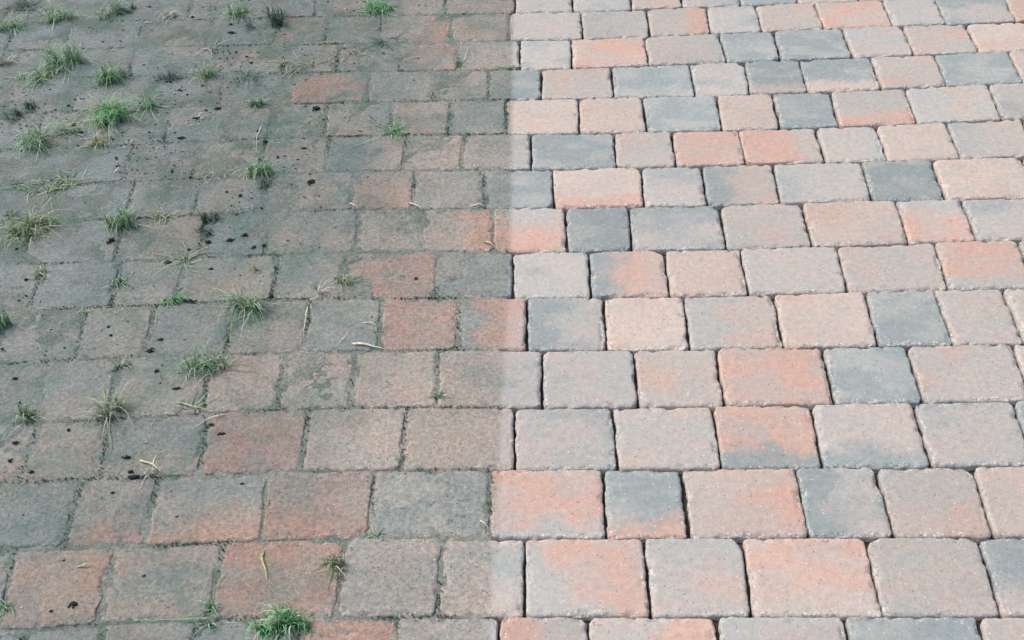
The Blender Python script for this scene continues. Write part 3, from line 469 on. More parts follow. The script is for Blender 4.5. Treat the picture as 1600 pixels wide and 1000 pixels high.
def mat_paver():
    t = NT('tumbled_concrete')
    P, xyz = t.pos()
    col = t.attr('tint').outputs['Color']
    edge = t.attr('edge').outputs['Fac']
    g1 = t.noise(P, 330, 4, 0.7)
    g2 = t.noise(P, 95, 4, 0.65, (4, 4, 0))
    v = t.math('ADD', t.math('MULTIPLY', g1, 0.62), t.math('MULTIPLY', g2, 0.5))
    v = t.ramp(v, 0.30, 0.86, 0.79, 1.22)
    mul = t.n.new('ShaderNodeVectorMath')
    mul.operation = 'SCALE'
    t.l.new(col, mul.inputs[0])
    t.l.new(v, mul.inputs['Scale'])
    col = mul.outputs[0]
    # pale and dark sand grains showing in the concrete
    vo = t.voro(P, 260)
    rnd = t.n.new('ShaderNodeSeparateColor')
    t.l.new(vo.outputs['Color'], rnd.inputs[0])
    near = t.ramp(vo.outputs['Distance'], 0.50, 0.30)
    thr = t.math('MULTIPLY_ADD', edge, -0.50, 0.978)
    pale = t.math('MULTIPLY', near, t.math('GREATER_THAN', rnd.outputs[0], thr))
    col = t.mix(t.math('MULTIPLY', pale, 0.62), col, (0.58, 0.58, 0.565))
    vb = t.voro(P, 150)                                   # coarser pale gravel laid bare along the worn rims
    rb = t.n.new('ShaderNodeSeparateColor')
    t.l.new(vb.outputs['Color'], rb.inputs[0])
    big = t.math('MULTIPLY', t.ramp(vb.outputs['Distance'], 0.55, 0.25), t.math('GREATER_THAN', rb.outputs[0], 0.45))
    col = t.mix(t.math('MULTIPLY', big, t.math('MULTIPLY', t.ramp(edge, 0.35, 0.95), 0.60)), col, (0.60, 0.60, 0.58))
    bigd = t.math('MULTIPLY', t.ramp(vb.outputs['Distance'], 0.60, 0.35), t.math('LESS_THAN', rb.outputs[1], 0.30))
    col = t.mix(t.math('MULTIPLY', bigd, t.math('MULTIPLY', t.ramp(edge, 0.45, 1.0), 0.55)), col, (0.12, 0.12, 0.11))
    pit = t.math('MULTIPLY', t.ramp(t.noise(P, 60, 5, 0.7, (3, 8, 5)), 0.66, 0.74), 0.45)   # rain-worn pits with dirt in them
    col = t.mix(pit, col, (0.17, 0.16, 0.15))
    thr2 = t.math('MULTIPLY_ADD', edge, -0.22, 0.972)
    darkg = t.math('MULTIPLY', near, t.math('GREATER_THAN', rnd.outputs[1], thr2))
    col = t.mix(t.math('MULTIPLY', darkg, 0.42), col, (0.09, 0.085, 0.08))
    col, on = grime_and_shade(t, P, xyz, col)
    t.put(t.b.inputs['Base Color'], col)
    t.b.inputs['Roughness'].default_value = 0.86
    t.b.inputs['Specular IOR Level'].default_value = 0.35
    bmp = t.n.new('ShaderNodeBump')
    bmp.inputs['Strength'].default_value = 0.75
    bmp.inputs['Distance'].default_value = 0.0016
    hh = t.math('ADD', t.math('MULTIPLY', g1, 0.6), t.math('ADD', t.math('MULTIPLY', g2, 0.5), t.math('MULTIPLY', pale, 0.25)))
    hh = t.math('SUBTRACT', t.math('ADD', hh, t.math('MULTIPLY', big, t.math('MULTIPLY', edge, 0.6))), t.math('ADD', t.math('MULTIPLY', darkg, 0.3), pit))
    t.l.new(hh, bmp.inputs['Height'])
    t.l.new(bmp.outputs[0], t.b.inputs['Normal'])
    return t.m


def mat_bed():
    t = NT('joint_sand')
    P, xyz = t.pos()
    n = t.noise(P, 420, 3, 0.7)
    col = t.mix(t.ramp(n, 0.3, 0.7), (0.022, 0.019, 0.017), (0.07, 0.058, 0.05))
    X, Y = xyz[0], xyz[1]
    line = t.math('MULTIPLY_ADD', t.math('MAXIMUM', t.math('SUBTRACT', 1.8, Y), 0.0), -0.03, -0.061)
    on = t.ramp(t.math('SUBTRACT', line, X), -0.01, 0.02)
    n2 = t.noise(P, 12, 4, 0.6, (3, 3, 1))
    n3 = t.noise(P, 210, 3, 0.7, (1, 3, 1))
    soil = t.mix(t.ramp(n3, 0.3, 0.7), (0.19, 0.19, 0.18), (0.40, 0.39, 0.36))
    soil, _ = grime_and_shade(t, P, xyz, soil)
    moss = t.mix(t.ramp(n3, 0.35, 0.7), (0.040, 0.072, 0.058), (0.11, 0.155, 0.13))
    d = t.mix(t.math('MULTIPLY', t.ramp(n2, 0.40, 0.64), 0.75), soil, moss)
    t.put(t.b.inputs['Base Color'], t.mix(on, col, d))
    t.b.inputs['Roughness'].default_value = 0.95
    bmp = t.n.new('ShaderNodeBump')
    bmp.inputs['Strength'].default_value = 0.9
    bmp.inputs['Distance'].default_value = 0.002
    t.l.new(n3, bmp.inputs['Height'])
    t.l.new(bmp.outputs[0], t.b.inputs['Normal'])
    return t.m


def mat_tint(name, rough=0.6, trans=0.0, grain=None):
    t = NT(name)
    P, xyz = t.pos()
    col = t.attr('tint').outputs['Color']
    if grain:
        n = t.noise(P, grain, 3, 0.6)
        col = t.mix(1.0, col, t.mix(t.ramp(n, 0.3, 0.7), (0.6, 0.6, 0.6), (1.35, 1.35, 1.35)), 'MULTIPLY')
    t.put(t.b.inputs['Base Color'], col)
    t.b.inputs['Roughness'].default_value = rough
    if trans:
        tr = t.n.new('ShaderNodeBsdfTranslucent')
        t.l.new(col, tr.inputs[0])
        mx = t.n.new('ShaderNodeMixShader')
        mx.inputs[0].default_value = trans
        t.l.new(t.b.outputs[0], mx.inputs[1])
        t.l.new(tr.outputs[0], mx.inputs[2])
        t.l.new(mx.outputs[0], t.n['Material Output'].inputs[0])
    return t.m


M_PAVER = mat_paver()
M_BED = mat_bed()
M_GRASS = mat_tint('grass_blades', 0.55, 0.35, 300)
M_STRAW = mat_tint('dry_straw', 0.7, 0.15, 300)
M_SOIL = mat_tint('damp_soil', 1.0, 0, 600)
M_SOIL.node_tree.nodes['Principled BSDF'].inputs['Specular IOR Level'].default_value = 0.1
M_MOSS = mat_tint('moss_green', 0.85, 0.1, 400)

# ------------------------------------------------------------------ ground and sand bed
t = NT('bare_earth')
P, xyz = t.pos()
t.put(t.b.inputs['Base Color'], t.mix(t.noise(P, 3, 6, 0.65), (0.10, 0.085, 0.065), (0.22, 0.19, 0.15)))
t.b.inputs['Roughness'].default_value = 0.95
g = mesh_obj('ground', [(-200, -200, -0.09), (200, -200, -0.09), (200, 200, -0.09), (-200, 200, -0.09)], [(0, 1, 2, 3)], t.m)
tag(g, kind='structure')

gx = np.arange(-1.75, 1.65, 0.006)
gy = np.arange(0.70, 3.20, 0.006)
BX, BY = np.meshgrid(gx, gy, indexing='ij')


def fill_level(X, Y):
    dirty = sstep(-0.012, 0.02, clean_line(Y) - X)
    lo = -0.020 + 0.010 * fbm(X * 30, Y * 30, 3, 3)
    far = np.clip((clean_line(Y) - X) / .8, 0, 1) * .5 + np.clip((Y - 1.2) / 1.4, 0, 1) * .5
    hi = -0.0067 + 0.0026 * far + 0.0046 * fbm(X * 14, Y * 14, 5, 3) + 0.0022 * fbm(X * 90, Y * 90, 8, 2)
    return lo * (1 - dirty) + hi * dirty


BZ = fill_level(BX, BY)
bed = mesh_obj('sand_bed', np.stack([BX.ravel(), BY.ravel(), BZ.ravel()], 1), grid_faces(len(gx), len(gy)), M_BED)
tag(bed, kind='structure')
o = mesh_obj('sand_bed', [(-9, -4, -0.03), (9, -4, -0.03), (9, 11, -0.03), (-9, 11, -0.03)], [(0, 1, 2, 3)], M_BED)
tag(o, kind='structure')

# ------------------------------------------------------------------ pavers
K = 1.0
TONES = {
    'P': (lin(208, 197, 189), lin(200, 197, 191)),
    'S': (lin(221, 204, 193), lin(213, 202, 193)),
    'O': (lin(223, 187, 172), lin(210, 192, 183)),
    'G': (lin(197, 197, 193), lin(206, 197, 192)),
    'B': (lin(167, 178, 179), lin(188, 192, 189)),
    'R': (lin(209, 177, 167), lin(198, 183, 175)),
}
ALB = 0.62
DIRS = {'b': (0, -1), 't': (0, 1), 'l': (-1, 0), 'r': (1, 0), 'bl': (-.7, -.7), 'br': (.7, -.7), 'tl': (-.7, .7), 'tr': (.7, .7)}


def axis_steps(lo, hi, r):
    """grid lines across one paver: fine in the worn rim, coarser inside"""
    e = [0, .0012, .0026, .0045, .007, .0095, .0125]
    n = max(3, int(round((hi - lo - 0.025) / 0.0042)))
    mid = np.linspace(lo + e[-1], hi - e[-1], n + 1)[1:-1]
    return np.concatenate([[lo], lo + np.array(e), mid, hi - np.array(e[::-1]), [hi]])


def round_paver(w, h, gl, gr, gb, gt, rs, seed, ox, oy, wear):
    """top and sides of one tumbled paver, in its own w x h frame with origin at the front left"""
    xs, ys = axis_steps(gl, w - gr, 0), axis_steps(gb, h - gt, 0)
    U, V = np.meshgrid(xs, ys, indexing='ij')
    nu, nv = U.shape
    x, y = U.copy(), V.copy()
    x0, x1, y0, y1 = gl, w - gr, gb, h - gt
    for ci, (cx, cy, sx, sy) in enumerate([(x0, y0, -1, -1), (x1, y0, 1, -1), (x0, y1, -1, 1), (x1, y1, 1, 1)]):
        r = rs[ci]
        ax, ay = cx - sx * r, cy - sy * r                 # centre of the corner arc
        u, v = (U - ax) * sx / r, (V - ay) * sy / r
        m = (u > 0) & (v > 0)
        uu, vv = np.clip(u, 0, 1), np.clip(v, 0, 1)
        # circle mapping at the rim, untouched towards the arc centre
        px, py = uu * np.sqrt(1 - vv * vv / 2), vv * np.sqrt(1 - uu * uu / 2)
        x = np.where(m, ax + sx * r * px, x)
        y = np.where(m, ay + sy * r * py, y)
    # distance to the rim
    d = np.minimum.reduce([x - x0, x1 - x, y - y0, y1 - y])
    for ci, (cx, cy, sx, sy) in enumerate([(x0, y0, -1, -1), (x1, y0, 1, -1), (x0, y1, -1, 1), (x1, y1, 1, 1)]):
        r = rs[ci]
        ax, ay = cx - sx * r, cy - sy * r
        a, b = (x - ax) * sx, (y - ay) * sy
        m = (a > 0) & (b > 0)
        d = np.where(m, np.minimum(d, r - np.hypot(a, b)), d)
    d = np.clip(d, 0, 1)
    # ragged rim
    wx, wy = x + ox, y + oy
    rim = 1 - sstep(0, 0.010, d)
    n1, n2 = vnoise(wx * 170, wy * 170, seed) - .5, vnoise(wx * 170 + 40, wy * 170 + 9, seed + 3) - .5
    n3, n4 = vnoise(wx * 45, wy * 45, seed + 5) - .5, vnoise(wx * 45 + 40, wy * 45 + 9, seed + 7) - .5
    jx, jy = (n1 * .0030 + n3 * .0036) * rim, (n2 * .0018 + n4 * .0016) * rim
    x, y = x + jx, y + jy
    bw = 0.0028 + 0.0042 * vnoise(wx * 28, wy * 28, seed + 11)
    z = -0.0028 * np.clip(1 - d / bw, 0, 1) ** 2.0
    chip = sstep(.60, .82, vnoise(wx * 75, wy * 75, seed + 21)) * (1 - sstep(.003, .012, d))
    z = z - 0.0034 * chip * wear
    z = z + 0.0011 * (fbm(wx * 18, wy * 18, seed + 31, 3) - .5) + 0.0006 * (vnoise(wx * 140, wy * 140, seed + 41) - .5)
    z = z + 0.0020 * (vnoise(wx * 240, wy * 240, seed + 43) - .5) * (1 - sstep(.001, .011, d))
    wall = np.zeros_like(z, bool)
    wall[0, :] = wall[-1, :] = wall[:, 0] = wall[:, -1] = True
    z = np.where(wall, -0.045, z)
    return x, y, z, d, chip, nu, nv


def paver_tint(x, y, w, h, ox, oy, code, seed, d):
    c1, c2 = TONES[code[0]]
    q = RNG
    wx, wy = x + ox, y + oy
    n = fbm(wx * 16, wy * 26, seed + 50, 4)
    c = c1 + (c2 - c1) * sstep(.42, .68, n)[..., None]
    # cloudy colour mix of the concrete
    o1 = TONES[{'P': 'O', 'S': 'O', 'O': 'S', 'G': 'P', 'B': 'G', 'R': 'O'}[code[0]]][0]
    o2 = TONES[{'P': 'G', 'S': 'P', 'O': 'P', 'G': 'B', 'B': 'B', 'R': 'G'}[code[0]]][0]
    n = fbm(wx * 11, wy * 20, seed + 60, 4)
    c = c + (o1 - c) * (sstep(.50, .84, n) * .6)[..., None]
    n = fbm(wx * 11, wy * 20, seed + 70, 4)
    c = c + (o2 - c) * (sstep(.48, .80, n) * .65)[..., None]
    if len(code) > 1:
        pc, dr = TONES[code[2]][0], code[3:]
        u, v = 2 * x / w - 1, 2 * y / h - 1
        nz = (fbm(wx * 22, wy * 26, seed + 80, 4) - .5) * 1.5 + (vnoise(wx * 170, wy * 170, seed + 90) - .5) * .35
        if dr == 'c':
            s = .55 - np.hypot(u, v)
        else:
            dx, dy = DIRS[dr]
            s = u * dx + v * dy - (.42 if len(dr) == 1 and dr in 'bt' else .25)
        c = c + (pc - c) * (sstep(-.34, .40, s + nz * .8) * .95)[..., None]
    c = c * (1 + 0.10 * (vnoise(wx * 5, wy * 5, 900) - .5))[..., None]
    c = c * (0.93 + 0.12 * q.random()) * ALB
    return np.clip(c, 0.01, 0.9)


def bil(q, s, t):                       # quad: back-left, back-right, front-right, front-left
    (ax, ay), (bx, by), (cx, cy), (dx, dy) = q
    X = (1 - t) * ((1 - s) * dx + s * cx) + t * ((1 - s) * ax + s * bx)
    Y = (1 - t) * ((1 - s) * dy + s * cy) + t * ((1 - s) * ay + s * by)
    return X, Y


GROUP = 'tumbled concrete pavers laid in rows'


def make_paver(q, code, label, seed):
    w = ((q[1][0] - q[0][0]) + (q[2][0] - q[3][0])) / 2
    h = ((q[0][1] - q[3][1]) + (q[1][1] - q[2][1])) / 2
    cx, cy = sum(p[0] for p in q) / 4, sum(p[1] for p in q) / 4
    R = np.random.default_rng(seed)
    dirty = cx < clean_line(cy)
    gs = R.uniform(.0016, .0034, 2)
    gf = R.uniform(.0002, .0011, 2)
    if dirty:
        gf = gf + R.uniform(0, .0010, 2)
    rs = R.uniform(.005, .014, 4)
    if R.random() < .3: rs[R.integers(4)] = R.uniform(.017, .026)
    x, y, z, d, chip, nu, nv = round_paver(w, h, gs[0], gs[1], gf[0], gf[1], rs, seed, cx, cy, 1.0)
    X, Y = bil(q, x / w, y / h)
    tint = paver_tint(x, y, w, h, cx * 3.1 + seed, cy * 2.7, code, seed, d)
    edge = np.clip((1 - sstep(0, .013, d)) * .55 + chip * .8 + (1 - sstep(0.001, .015, y + .010 * (vnoise(X * 60, Y * 60, seed + 2) - .5))) * .9 * sstep(.3, .55, vnoise(X * 28, Y * 28, seed + 2)), 0, 1)
    me = np.stack([(X - cx).ravel(), (Y - cy).ravel(), z.ravel()], 1)
    o = mesh_obj('concrete_paver', me, grid_faces(nu, nv), M_PAVER, tint.reshape(-1, 3), edge.ravel(), loc=(cx, cy, R.uniform(-.0018, .0006)))
    o.rotation_euler = (math.radians(R.uniform(-.8, .8)), math.radians(R.uniform(-.7, .7)), 0)
    return tag(o, label, 'paver', GROUP)


seed = 100
for joints, kinds in ROWS:
    J = [[v * 1e-4 for v in j] for j in joints]
    for k, (code, label) in enumerate(kinds):
        a, b = J[k], J[k + 1]
        seed += 7
        make_paver([(a[0], a[1]), (b[0], b[1]), (b[2], b[3]), (a[2], a[3])], code, label, seed)

# the same paving carries on out of the picture on every side
front = [np.mean([j[3] for j in r[0]]) * 1e-4 for r in ROWS]
ends = [(min(r[0][0][0], r[0][0][2]) * 1e-4, max(r[0][-1][0], r[0][-1][2]) * 1e-4) for r in ROWS]
VS, FS, TS, ES, nv0 = [], [], [], [], 0


def simple_paver(x0, y0, w, h, code, sd):
    global nv0
    xs = np.array([.0018, .0018, .006, .014, w / 2, w - .014, w - .006, w - .0018, w - .0018])
    ys = np.array([.0014, .0014, .005, .012, h / 2, h - .012, h - .005, h - .0014, h - .0014])
    U, V = np.meshgrid(xs, ys, indexing='ij')
    d = np.minimum.reduce([U - xs[0], xs[-1] - U, V - ys[0], ys[-1] - V])
    z = -0.0042 * np.clip(1 - d / .01, 0, 1) ** 2 + .0008 * (vnoise(U * 60 + sd, V * 60, 1) - .5)
    for i in (1, -2):
        for j in (1, -2):
            U[i, j] += (.005 if i == 1 else -.005)
            V[i, j] += (.005 if j == 1 else -.005)
    z[0, :] = z[-1, :] = z[:, 0] = z[:, -1] = -.045
    for (i, j) in ((0, 0), (0, -1), (-1, 0), (-1, -1)):
        U[i, j] += (.005 if i == 0 else -.005)
        V[i, j] += (.005 if j == 0 else -.005)
    T = paver_tint(U, V, w, h, x0 * 3.1 + sd, y0 * 2.7, code, sd % 997, d)
    VS.append(np.stack([(U + x0).ravel(), (V + y0).ravel(), z.ravel()], 1))
    FS.append(grid_faces(9, 9) + nv0)
    TS.append(T.reshape(-1, 3))
    ES.append(np.clip(1 - d / .012, 0, 1).ravel() * .6)
    nv0 += 81


rr = random.Random(3)
tot = 0
for ri in range(-14, 34):
    if 0 <= ri < 15:
        y0 = front[ri]
        h = (front[ri + 1] if ri < 14 else front[14] + .14) - y0
        spans = [(ends[ri][0], -1, -3.2), (ends[ri][1], 1, 3.2)]
    elif ri < 0:
        h = .14
        y0 = front[0] + ri * .14
        spans = [(-3.2, 1, 3.2)]
    else:
        h = .14
        y0 = front[14] + (ri - 14) * .14
        spans = [(-3.2 + rr.random() * .1, 1, 3.2)]
    for xst, sg, xe in spans:
        x = xst
        while (x - xe) * sg < 0:
            w = rr.choice([.128, .148, .169, .187])
            simple_paver(x if sg > 0 else x - w, y0, w, h, rr.choice(['P', 'G', 'B', 'S', 'O', 'G', 'P', 'R+Bl', 'O+Gb', 'B+Pr']), 5000 + tot)
            x += sg * w
            tot += 1
o = mesh_obj('outer_paving', np.concatenate(VS), np.concatenate(FS), M_PAVER, np.concatenate(TS), np.concatenate(ES))
tag(o, 'same block paving carrying on beyond the picture edges', 'paving', kind='stuff')

# ------------------------------------------------------------------ weeds
KIND = {
    'g': [((.09, .21, .10), (.27, .48, .27)), ((.15, .25, .14), (.36, .50, .34)), ((.06, .16, .08), (.19, .40, .20))],
    'b': [((.06, .23, .08), (.18, .50, .20)), ((.10, .28, .11), (.30, .56, .30))],
    'd': [((.025, .055, .045), (.07, .14, .11)), ((.03, .07, .055), (.10, .18, .14))],
    'm': [((.11, .16, .08), (.28, .40, .21)), ((.22, .23, .14), (.46, .48, .32)), ((.05, .12, .06), (.15, .30, .14))],
    'y': [((.16, .20, .08), (.40, .44, .22)), ((.30, .30, .18), (.52, .50, .34))],
    'o': [((.25, .20, .10), (.50, .42, .26)), ((.14, .20, .08), (.30, .36, .16))],
    'w': [((.34, .33, .25), (.56, .54, .44)), ((.26, .25, .19), (.46, .44, .36))],
}


def blade(vs, fs, cs, pts, width, c0, c1, fold=.35):
    """one tapering blade with a folded midrib along a list of points"""
    n = len(pts)
    base = len(vs)
    for i, p in enumerate(pts):
        a, b = pts[max(0, i - 1)], pts[min(n - 1, i + 1)]
        t_ = (b - a)
        side = Vector((-t_.y, t_.x, 0))
        side = side.normalized() if side.length > 1e-6 else Vector((1, 0, 0))
        f = i / (n - 1)
        wd = width * (1 - f) ** .6 * (.65 + .35 * min(1, f * 4))
        if i == n - 1: wd = width * .06
        up = t_.cross(side)
        up = up.normalized() if up.length > 1e-9 else Vector((0, 0, 1))
        for s, k in ((-1, 0), (0, 1), (1, 0)):
            vs.append(p + side * (s * wd * .5) - up * (k * wd * fold * .5))
            cs.append([c0[j] + (c1[j] - c0[j]) * min(1, f * 1.6) for j in range(3)])
    for i in range(n - 1):
        for s in (0, 1):
            q = base + i * 3 + s
            fs.append((q, q + 1, q + 4, q + 3))


def make_tuft(x, y, hgt, spr, n, kind, label, R):
    vs, fs, cs = [], [], []
    pal = KIND[kind]
    flat = hgt < spr * .55
    spr *= 1.35 if kind in 'wo' else 2.05
    if y < 1.85 and kind != 'b': n *= .55         # the nearer weeds are thin wisps
    hgt *= .7 if kind in 'wo' else .95
    n = int(n * (1.0 if kind in 'wo' else 1.9))
    creep = spr < hgt * 1.05 and kind not in 'b'
    off = 0.0
    if creep:                                    # weed lying along a joint that runs away from the viewer
        off = hgt * .38
        spr, hgt = hgt * .95, spr * .45
    ax = R.uniform(1.3, 1.7) if creep else R.uniform(.2, 1.1) if R.random() < .7 else R.uniform(-.3, .2)                      # the weed creeps along one direction
    stretch = R.uniform(.55, .95)
    crowns = []
    for _ in range(max(2, min(11, n // 9))):
        u, v = R.gauss(0, .30) * stretch * spr, R.gauss(0, .10) * spr
        crowns.append((u * math.cos(ax) - v * math.sin(ax), u * math.sin(ax) + v * math.cos(ax), R.uniform(0, 6.28), R.uniform(.55, 1.1)))
    crowns[0] = (0, 0, crowns[0][2], 1.1)
    for _ in range(int(n * 1.7)):
        cx, cy, main, big = R.choice(crowns)
        ang = R.gauss(main, 1.5)
        b = Vector((cx + R.gauss(0, .05) * spr, off + cy + R.gauss(0, .05) * spr, -.004))
        reach = big * spr * R.choice([.10, .16, .24, .34, .46, .66]) * R.uniform(.7, 1.1)
        L = big * hgt * R.uniform(.12, .75) * (.6 if flat else 1)
        dr = Vector((math.cos(ang), math.sin(ang), 0))
        sd_ = Vector((-dr.y, dr.x, 0))
        bend = R.gauss(0, .45)
        kink = R.uniform(.8, 2.6)                # how early the blade tips over
        pts = []
        for i in range(7):
            f = i / 6
            zz = L * math.sin(min(math.pi, f * (.45 + .3 * kink) * math.pi)) ** .9
            pts.append(b + dr * (reach * f ** 1.15) + sd_ * (reach * bend * f * f) + Vector((0, 0, max(zz, .0006 + .004 * f * (1 - f)))))
        c0, c1 = R.choice(pal)
        if R.random() < .22 and kind != 'd': c0, c1 = (.22, .26, .18), (.46, .52, .40)
        if R.random() < .15:                       # low dark blades and thatch at the foot
            c0, c1 = (.02, .04, .03), (.05, .09, .065)
            pts = [Vector((p.x * .8, p.y * .8, p.z * .4)) for p in pts]
        j = R.uniform(.7, 1.3)
        blade(vs, fs, cs, pts, R.uniform(.0013, .0030), [v * j for v in c0], [v * j for v in c1])
    o = mesh_obj('grass_tuft', [tuple(v) for v in vs], fs, M_STRAW if kind in 'wo' else M_GRASS, np.array(cs), loc=(x, y, 0))
    o.rotation_euler.z = 0
    return tag(o, label, 'dry grass' if kind in 'wo' else 'weed', 'weeds growing in the joints of the grimy pavers')


for i, (x, y, hgt, spr, n, kind, label) in enumerate(TUFTS):
    make_tuft(x, y, hgt, spr, n, kind, label, random.Random(500 + i))

for i, (pts, wmm, kind, label) in enumerate(BLADES):
    R = random.Random(900 + i)
    P3 = [Vector((p[0], p[1], 0)) for p in pts]
    o0 = P3[0].copy()
    seg = []
    for a, b in zip(P3[:-1], P3[1:]):
        for f in (0, .33, .66): seg.append(a.lerp(b, f))
    seg.append(P3[-1])
    N = len(seg)
    seg = [p - o0 + Vector((R.uniform(-.0006, .0006), R.uniform(-.0006, .0006), .0016 + .004 * math.sin(math.pi * k / (N - 1)))) for k, p in enumerate(seg)]
    vs, fs, cs = [], [], []
    c0, c1 = KIND[kind][0] if kind != 'w' else ((.48, .46, .36), (.60, .57, .47))
    blade(vs, fs, cs, seg, wmm * .001, c1, c1, .6)
    seg2 = [p + Vector((.0015 * math.sin(k), .0018 * math.cos(k * 1.3), -.0004)) for k, p in enumerate(seg[: max(3, N * 2 // 3)])]
    blade(vs, fs, cs, seg2, wmm * .0006, c0, c1, .4)
    o = mesh_obj('fallen_stalk', [tuple(v) for v in vs], fs, M_STRAW if kind in 'woy' else M_GRASS, np.array(cs), loc=(o0.x, o0.y, 0))
    tag(o, label, 'straw', 'loose blades and straws on the pavers')

# ------------------------------------------------------------------ soil crumbs


def lump(R, rx, ry, rz, nu=10, nv=7):
    vs = []
    sd_ = R.uniform(0, 99)
    for i in range(nv):
        ph = math.pi * i / (nv - 1)
        for j in range(nu):
            th = 2 * math.pi * j / nu
            k = 1 + .7 * (math.sin(3 * th + sd_) * math.cos(2 * ph + sd_) * .3 + R.uniform(-.22, .22))
            if i in (0, nv - 1): k = 1
            vs.append((rx * math.sin(ph) * math.cos(th) * k, ry * math.sin(ph) * math.sin(th) * k, rz * math.cos(ph) * k))
    fs = []
    for i in range(nv - 1):
        for j in range(nu):
            fs.append((i * nu + j, (i + 1) * nu + j, (i + 1) * nu + (j + 1) % nu, i * nu + (j + 1) % nu))
    return vs, fs


for i, (x, y, rx, ry, label) in enumerate(CRUMBS):
    R = random.Random(1300 + i)
    vs, fs, nb = [], [], 0
    rx, ry = rx * .9, ry * 1.0
    for k in range(R.randint(9, 14)):            # a crumb is a clod of stuck-together grains
        s = (R.uniform(.3, .6) if k < 5 else R.uniform(.12, .28)) if k else .6
        a, f = R.uniform(0, 6.28), (R.uniform(.3, .7) if k < 5 else R.uniform(.7, 1.35)) if k else 0
        v, fc = lump(R, rx * s, ry * s, min(rx, ry) * s * .8, 9, 6)
        vs += [(p[0] + math.cos(a) * rx * f, p[1] + math.sin(a) * ry * f, max(p[2] + min(rx, ry) * s * .5, -.0015)) for p in v]
        fs += [tuple(q + nb for q in w_) for w_ in fc]
        nb = len(vs)
    sh = R.uniform(.75, 1.3)
    o = mesh_obj('soil_crumb', vs, fs, M_SOIL, np.tile(np.array([.030, .035, .032]) * sh, (len(vs), 1)), loc=(x, y, 0))
    tag(o, label, 'soil crumb', 'black soil crumbs scattered over the grimy pavers')

# ------------------------------------------------------------------ moss in the dirty joints, and fine grit: uncountable
SEG = []
for joints, kinds in ROWS:
    for j in joints:
        j = [v * 1e-4 for v in j]
        SEG.append(((j[0], j[1]), (j[2], j[3]), .0022))
    for a, b in zip(joints[:-1], joints[1:]):
        SEG.append(((a[2] * 1e-4, a[3] * 1e-4), (b[2] * 1e-4, b[3] * 1e-4), .0022))
R = random.Random(77)
vs, fs, cs = [], [], []
for (p, q, sp) in SEG:
    L = math.hypot(q[0] - p[0], q[1] - p[1])
    for _ in range(int(L * 240)):
        f = R.random()
        x, y = p[0] + (q[0] - p[0]) * f, p[1] + (q[1] - p[1]) * f
        if x > clean_line(y) - .012: continue
        dens = float(fbm(np.array([x * 9.0]), np.array([y * 9.0]), 41, 3)[0])
        if R.random() > sstep(.42, .66, np.array(dens)): continue
        x += R.gauss(0, sp)
        y += R.gauss(0, sp)
        g_ = R.uniform(.7, 1.3)
        col = (.065 * g_, .115 * g_, .09 * g_) if R.random() < .6 else (.12 * g_, .19 * g_, .15 * g_)
        for _k in range(4):
            a = R.uniform(0, 6.28)
            l_ = R.uniform(.0015, .0035)
            b0 = Vector((x, y, -.003))
            tp = b0 + Vector((math.cos(a) * l_ * .7, math.sin(a) * l_ * .7, .003 + l_ * R.uniform(.3, .8)))
            sd_ = Vector((-math.sin(a), math.cos(a), 0)) * .0008
            i0 = len(vs)
            vs += [b0 - sd_, b0 + sd_, tp + sd_ * .4, tp - sd_ * .4]
            cs += [col] * 4
            fs.append((i0, i0 + 1, i0 + 2, i0 + 3))
o = mesh_obj('joint_moss', [tuple(v) for v in vs], fs, M_MOSS, np.array(cs), smooth=False)
tag(o, 'dark green moss filling the joints between grimy pavers', 'moss', kind='stuff')

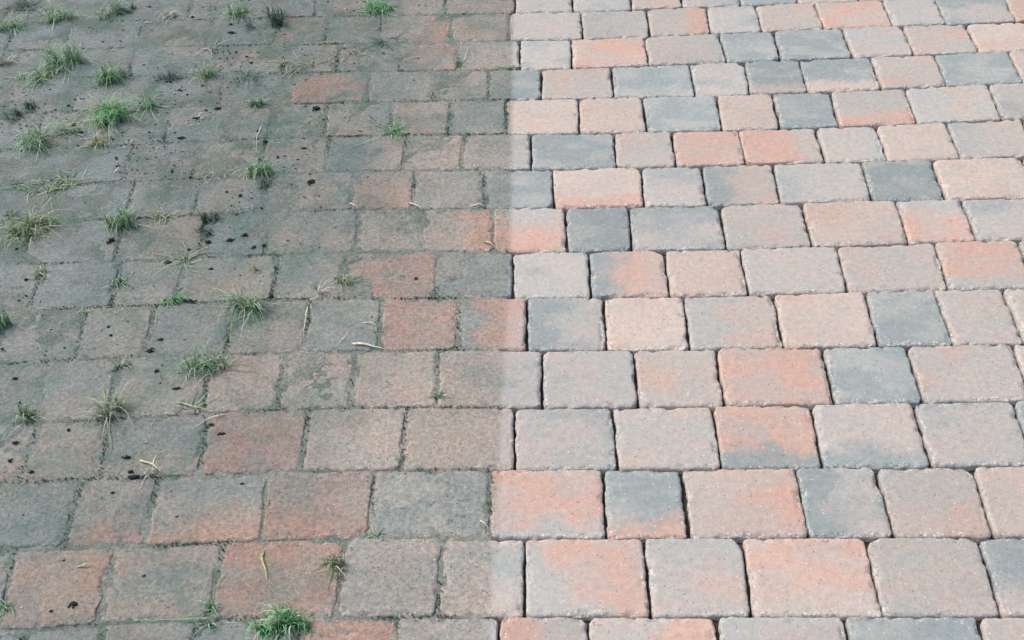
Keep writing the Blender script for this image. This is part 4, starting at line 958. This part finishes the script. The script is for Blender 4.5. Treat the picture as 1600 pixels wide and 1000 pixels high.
vs, fs, cs, nb = [], [], [], 0
R = random.Random(78)
cnt = 0
while cnt < 3000:
    x, y = R.uniform(-1.6, -.06), R.uniform(.85, 2.95)
    if x > clean_line(y) - .02 + R.gauss(0, .01): continue
    dens = float(fbm(np.array([x * 7.0]), np.array([y * 7.0]), 61, 3)[0])
    w_ = min(1, max(0, (clean_line(y) - x - .12) / .5)) * min(1, max(.04, (y - 1.35) / .8))
    if R.random() > sstep(.38, .70, np.array(dens)) * w_: continue
    r = .0005 + .0018 * R.random() ** 3
    v, fc = lump(R, r * R.uniform(.6, 2.2), r, r * .5, 6, 4)
    vs += [(p[0] + x, p[1] + y, p[2] + .0006) for p in v]
    fs += [tuple(q + nb for q in w2) for w2 in fc]
    c = R.choice([(.03, .04, .037), (.03, .04, .037), (.05, .06, .055), (.06, .055, .045), (.07, .10, .07), (.42, .42, .38)])
    cs += [c] * len(v)
    nb = len(vs)
    cnt += 1
o = mesh_obj('soil_grit', vs, fs, M_SOIL, np.array(cs))
tag(o, 'fine dark grit sprinkled over the grimy pavers', 'grit', kind='stuff')

# clippings: fine bits of dead grass lying about
vs, fs, cs = [], [], []
R = random.Random(79)
cnt = 0
while cnt < 700:
    x, y = R.uniform(-1.6, -.06), R.uniform(.85, 2.95)
    if x > clean_line(y) - .03: continue
    w_ = min(1, max(0, (clean_line(y) - x) / .7)) * .8 + .05
    dens = float(fbm(np.array([x * 5.0]), np.array([y * 5.0]), 91, 3)[0])
    if R.random() > w_ * sstep(.4, .65, np.array(dens)): continue
    a, l_ = R.uniform(0, 3.14), R.uniform(.005, .020)
    k = R.uniform(-.5, .5)
    pts = [Vector((x + math.cos(a + k * f) * l_ * f, y + math.sin(a + k * f) * l_ * f, .0012 + .003 * math.sin(f * 3.1))) for f in (0, .25, .5, .75, 1)]
    c = R.choice([(.40, .39, .30), (.30, .31, .24), (.14, .20, .12), (.10, .15, .10), (.22, .26, .17)])
    blade(vs, fs, cs, pts, R.uniform(.0007, .0014), c, c)
    cnt += 1
o = mesh_obj('grass_clippings', [tuple(v) for v in vs], fs, M_STRAW, np.array(cs))
tag(o, 'fine dead grass bits littering the grimy pavers', 'clippings', kind='stuff')
